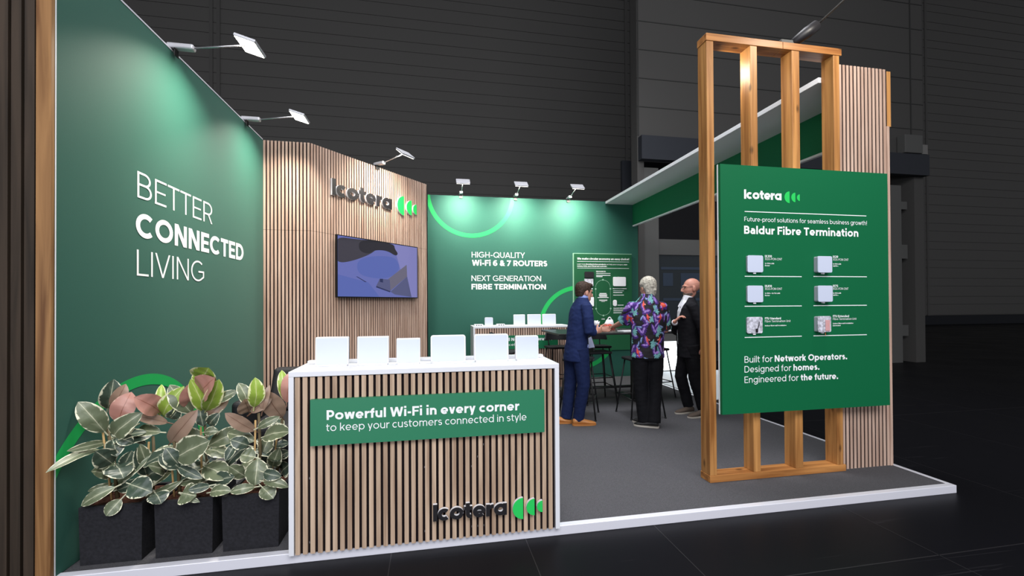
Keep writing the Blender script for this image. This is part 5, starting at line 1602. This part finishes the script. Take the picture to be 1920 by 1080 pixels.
def paint_tropical(o, org):
    """The printed cloth pattern: palm fronds, teal leaves and red parrots, as colours of the cloth."""
    me = o.data
    co = np.array([v.co[:] for v in me.vertices]) + np.array(org)
    ang = np.arctan2(co[:, 0] - 2.63, -(co[:, 1] - 5.0))
    U_ = ang * .205 + .0
    U_ = np.where(np.abs(co[:, 0] - 2.63) > .21, co[:, 0] - 2.63 + np.sign(co[:, 0] - 2.63) * .11, U_)
    V_ = co[:, 2]
    col = np.tile(np.array([.008, .006, .010]), (len(co), 1))
    rnd = random.Random(11)

    def seg(p_, q_, w0, w1, c0, c1):
        px_, py_ = p_; qx, qy = q_
        dx, dy = qx - px_, qy - py_
        t_ = np.clip(((U_ - px_) * dx + (V_ - py_) * dy) / (dx * dx + dy * dy), 0, 1)
        d_ = np.hypot(U_ - px_ - t_ * dx, V_ - py_ - t_ * dy)
        wv = (w0 + (w1 - w0) * t_) * np.sqrt(np.maximum(0, 1 - (2 * t_ - 1) ** 2) + .08)
        m_ = d_ < wv
        k_ = (d_ / np.maximum(wv, 1e-5))[m_][:, None]
        col[m_] = np.array(c0) * (1 - k_) + np.array(c1) * k_

    PU, LV, TE, TL = (.058, .016, .19), (.36, .22, .60), (.07, .30, .30), (.24, .50, .50)

    def blade(x, y, a_, L_, w__, bend, c0, c1):
        """One curved banana leaf with a pale upper edge."""
        n_ = 7
        q = [(x, y)]
        for k in range(n_): q.append((q[-1][0] + math.cos(a_ + bend * k / n_) * L_ / n_, q[-1][1] + math.sin(a_ + bend * k / n_) * L_ / n_))
        for k in range(n_):
            w_k = w__ * math.sin(math.pi * (k + .9) / (n_ + .8)) ** .7
            seg(q[k], q[k + 1], w_k * 1.5, w_k * 1.5, c0, c0)
        ox_, oy_ = -math.sin(a_) * w__ * .35, math.cos(a_) * w__ * .35
        if oy_ < 0: ox_, oy_ = -ox_, -oy_
        seg((q[1][0] + ox_, q[1][1] + oy_), (q[3][0] + ox_, q[3][1] + oy_), w__ * .5, w__ * .6, c1, c1)
        seg((q[3][0] + ox_, q[3][1] + oy_), (q[6][0] + ox_, q[6][1] + oy_), w__ * .6, w__ * .4, c1, c1)

    def bunch(x, y, a_):
        for q in range(6):
            an = a_ + (q - 2.5) * .55
            d__ = .030 + .012 * (q % 2)
            seg((x + math.cos(an) * .012, y + math.sin(an) * .012), (x + math.cos(an) * (d__ + .026), y + math.sin(an) * (d__ + .026)), .0115, .009, TL, TE)

    for r_, yy in enumerate((.885, 1.01, 1.135, 1.26, 1.385, 1.51, 1.61)):
        for k in range(-4, 5):
            xx = k * .185 + (.09 if r_ % 2 else 0) + rnd.uniform(-.012, .012)
            y_ = yy + rnd.uniform(-.012, .012)
            a0 = rnd.choice((.5, 2.4, 3.9, 5.4)) + rnd.uniform(-.3, .3)
            blade(xx, y_, a0, rnd.uniform(.13, .16), .026, rnd.choice((-.7, .7)), PU, LV)
            blade(xx + .01, y_ + .012, a0 + 1.2, rnd.uniform(.10, .13), .020, rnd.choice((-.7, .7)), PU, LV)
            if (k + r_) % 2 == 0: bunch(xx + .085, y_ + .045, rnd.uniform(0, 6.28)); bunch(xx + .055, y_ + .02, rnd.uniform(0, 6.28))
            else: blade(xx + .02, y_ - .02, a0 + 3.2, .08, .010, 1.0, (.10, .16, .40), (.34, .44, .66))
    RD, OR = (.62, .022, .030), (.78, .13, .07)
    for k, (x_, y_) in enumerate(((-.09, 1.345), (.115, 1.345), (-.10, 1.075), (.10, 1.075), (-.17, 1.50), (.20, 1.49), (-.33, 1.33), (.30, 1.20), (-.24, .93), (.25, .95))):
        s__ = 1 if k % 2 else -1
        seg((x_, y_ - .028), (x_ + s__ * .012, y_ + .024), .0185, .016, OR, RD)
        seg((x_ + s__ * .014, y_ + .030), (x_ + s__ * .022, y_ + .034), .013, .011, OR, RD)
        seg((x_, y_ - .02), (x_ - s__ * .028, y_ - .070), .009, .006, RD, (.40, .02, .06))
        seg((x_ - s__ * .012, y_ + .004), (x_ - s__ * .038, y_ - .010), .008, .006, (.70, .35, .35), OR)
    at_ = me.color_attributes.new('pattern', 'FLOAT_COLOR', 'POINT')
    flat = np.concatenate([col, np.ones((len(col), 1))], axis=1).astype(np.float32).ravel()
    at_.data.foreach_set('color', flat)


paint_tropical(shirt, (0, 0, 0))
b = MB()
F.torso(b, [(0, 0, .82, .178, .128), (0, 0, .93, .172, .125), (0, 0, 1.0, .160, .12)])
b.tube([hipL + UP * .0, hipL.lerp(kneeL, .5), kneeL, kneeL.lerp(ankL, .6), ankL - UP * .03], [.108, .098, .084, .082, .086], 16, False)
b.tube([hipR + UP * .0, hipR.lerp(kneeR, .5), kneeR, kneeR.lerp(ankR, .6), ankR - UP * .03], [.108, .098, .084, .082, .086], 16, False)
remeshed(b, 'trousers', 'trouser_black', man2, .008, 3, .005)
q0 = at(1236, 803, 1, 4.90); q1 = at(1191, 791, 1, 5.06); q0.z = q1.z = 0
r0_ = at(1228, 796, 1, 5.0); r1_ = at(1191, 780, 1, 5.2); r0_.z = r1_.z = 0
person_shoes(man2, [(q0, q0 + (q1 - q0).normalized() * .30), (r0_, r0_ + (r1_ - r0_).normalized() * .29)], 'leather_dark', 'sole_pale')

# --- the bald man in the dark suit, turned to the left
F = Figure((3.44, 5.42, 0), 163)
hc = at(1296, 541, 1, 5.42)
Ls, Rs = F(-.01, .17, 1.475), F(-.01, -.17, 1.475)
Rw = at(1265, 603, 1, 5.36); Re = F(.10, -.23, 1.10)
Le, Lw = F(-.13, .22, 1.16), F(-.16, .23, .93)
hipL, hipR = F(-.02, .095, .93), F(-.02, -.095, .93)
kneeR, kneeL = F(.07, -.10, .50), F(-.06, .10, .50)
ankR = at(1291, 763, 1, 5.52); ankL = at(1319, 768, 1, 5.30)
ankR.z = ankL.z = .085
b = MB()
core = [(-.01, 0, .90, .15, .105), (.0, 0, 1.05, .155, .125), (.0, 0, 1.2, .165, .125), (0, 0, 1.35, .18, .12), (0, 0, 1.45, .165, .09), (.0, 0, 1.51, .085, .07)]
body_core(F, b, core, [[Ls, Le, Lw], [Rs, Re, Rw]], [[hipL, kneeL, ankL], [hipR, kneeR, ankR]], [F(.0, 0, 1.47), F(.01, 0, 1.56), hc - UP * .06 - F.f * .01])
P3 = F.head(b, hc, F.f + F.l * .10 - UP * .06, .122, 1.08, 1.13)
F.hand(b, Rw, (at(1277, 592, 1, 5.30) - Rw), -F.f * .35 - UP, curl=.85, thumb=1)
F.hand(b, Lw, F.f * .15 - UP, -F.l, curl=.4, thumb=-1)
man3 = remeshed(b, 'person', 'skin_pink', None, .0055, 2)
tag(man3, 'bald bearded person in black suit and open white shirt holding one hand up', 'person')
eye_pair(P3, man3)
b = MB()
d_ = lambda x, y, z_: P3(x, y, z_) - hc
b.loft([(P3(.030, 0, -.052), d_(0, .066, 0), d_(.070, 0, 0)), (P3(.036, 0, -.085), d_(0, .054, 0), d_(.060, 0, 0)), (P3(.046, 0, -.112), d_(0, .038, 0), d_(.042, 0, 0)), (P3(.052, 0, -.130), d_(0, .018, 0), d_(.020, 0, 0))], 18)
b.ball(P3(.094, 0, -.050), d_(0, .028, 0), d_(.014, 0, 0), d_(0, 0, .008), 12, 6)
remeshed(b, 'beard', 'beard_grey', man3, .006, 2, .002, wscale=40)
g = MB()
for sd_ in (-1, 1):
    g.tube([P3(.106, sd_ * .034 + .024 * math.cos(k * math.pi / 8), .012 + .019 * math.sin(k * math.pi / 8)) for k in range(17)], .0022, 6)
    g.tube([P3(.100, sd_ * .058, .018), P3(.04, sd_ * .079, .020), P3(-.008, sd_ * .083, .018)], .0022, 6)
g.tube([P3(.108, -.010, .016), P3(.110, .010, .016)], .0022, 6)
g.build('glasses', 'glasses_wire', man3, smooth=True)
b = MB()
sr_ = [(.0, 0, .95, .165, .130), (.0, 0, 1.10, .168, .136), (0, 0, 1.25, .180, .138), (0, 0, 1.40, .178, .128), (0, 0, 1.48, .150, .100), (.0, 0, 1.535, .088, .076)]
F.torso(b, sr_)
b.tube([F(.0, 0, 1.53), F(-.004, 0, 1.575), F(-.012, 0, 1.605)], [.073, .068, .064], 18, False)
for sd_ in (-1, 1): b.loft([(F(.048, sd_ * .028, 1.575), F.l * .016, F.f * .012), (F(.075, sd_ * .045, 1.52), F.l * .022, F.f * .012), (F(.112, sd_ * .045, 1.46), F.l * .010, F.f * .010)], 10)
b.tube([Re.lerp(Rw, .82), Re.lerp(Rw, .97)], [.041, .040], 14, False)
remeshed(b, 'shirt', 'shirt_white', man3, .007, 2)
b = MB()
jr = [(-.01, 0, .78, .190, .150), (-.01, 0, .92, .184, .150), (.0, 0, 1.06, .180, .150), (0, 0, 1.20, .190, .154), (0, 0, 1.34, .200, .150), (0, 0, 1.44, .194, .130), (-.005, 0, 1.50, .165, .112), (-.01, 0, 1.545, .120, .094), (-.012, 0, 1.59, .086, .080)]
F.open_shell(b, jr, [16, 10, 10, 15, 24, 32, 44, 58, 75], .024)
b.tube([Rs, Rs.lerp(Re, .5), Re, Re.lerp(Rw, .5), Re.lerp(Rw, .88)], [.070, .072, .066, .058, .050], 16, False)
b.tube([Ls, Ls.lerp(Le, .5), Le, Le.lerp(Lw, .9)], [.070, .072, .066, .054], 16, False)
b.ball(Ls, F.l * .060, F.f * .072, UP * .050); b.ball(Rs, F.l * .060, F.f * .072, UP * .050)
remeshed(b, 'jacket', 'suit_black', man3, .008, 7, .005)
b = MB()
F.torso(b, [(-.015, 0, .84, .176, .132), (-.01, 0, .95, .170, .135), (-.005, 0, 1.02, .160, .13)])
b.tube([hipL + UP * .02, hipL.lerp(kneeL, .5), kneeL, kneeL.lerp(ankL, .6), ankL], [.108, .098, .082, .074, .070], 16, False)
b.tube([hipR + UP * .02, hipR.lerp(kneeR, .5), kneeR, kneeR.lerp(ankR, .6), ankR], [.108, .098, .082, .074, .070], 16, False)
remeshed(b, 'trousers', 'trouser_black', man3, .008, 3, .005)
q0 = at(1301, 775, 1, 5.50); q1 = at(1255, 774, 1, 5.46); q0.z = q1.z = 0
r0_ = at(1335, 785, 1, 5.28); r1_ = at(1290, 784, 1, 5.24); r0_.z = r1_.z = 0
person_shoes(man3, [(q0, q0 + (q1 - q0).normalized() * .30), (r1_ + (r0_ - r1_).normalized() * .30, r1_)], 'suede_taupe', 'sole_pale')

bpy.data.scenes.remove(bench)
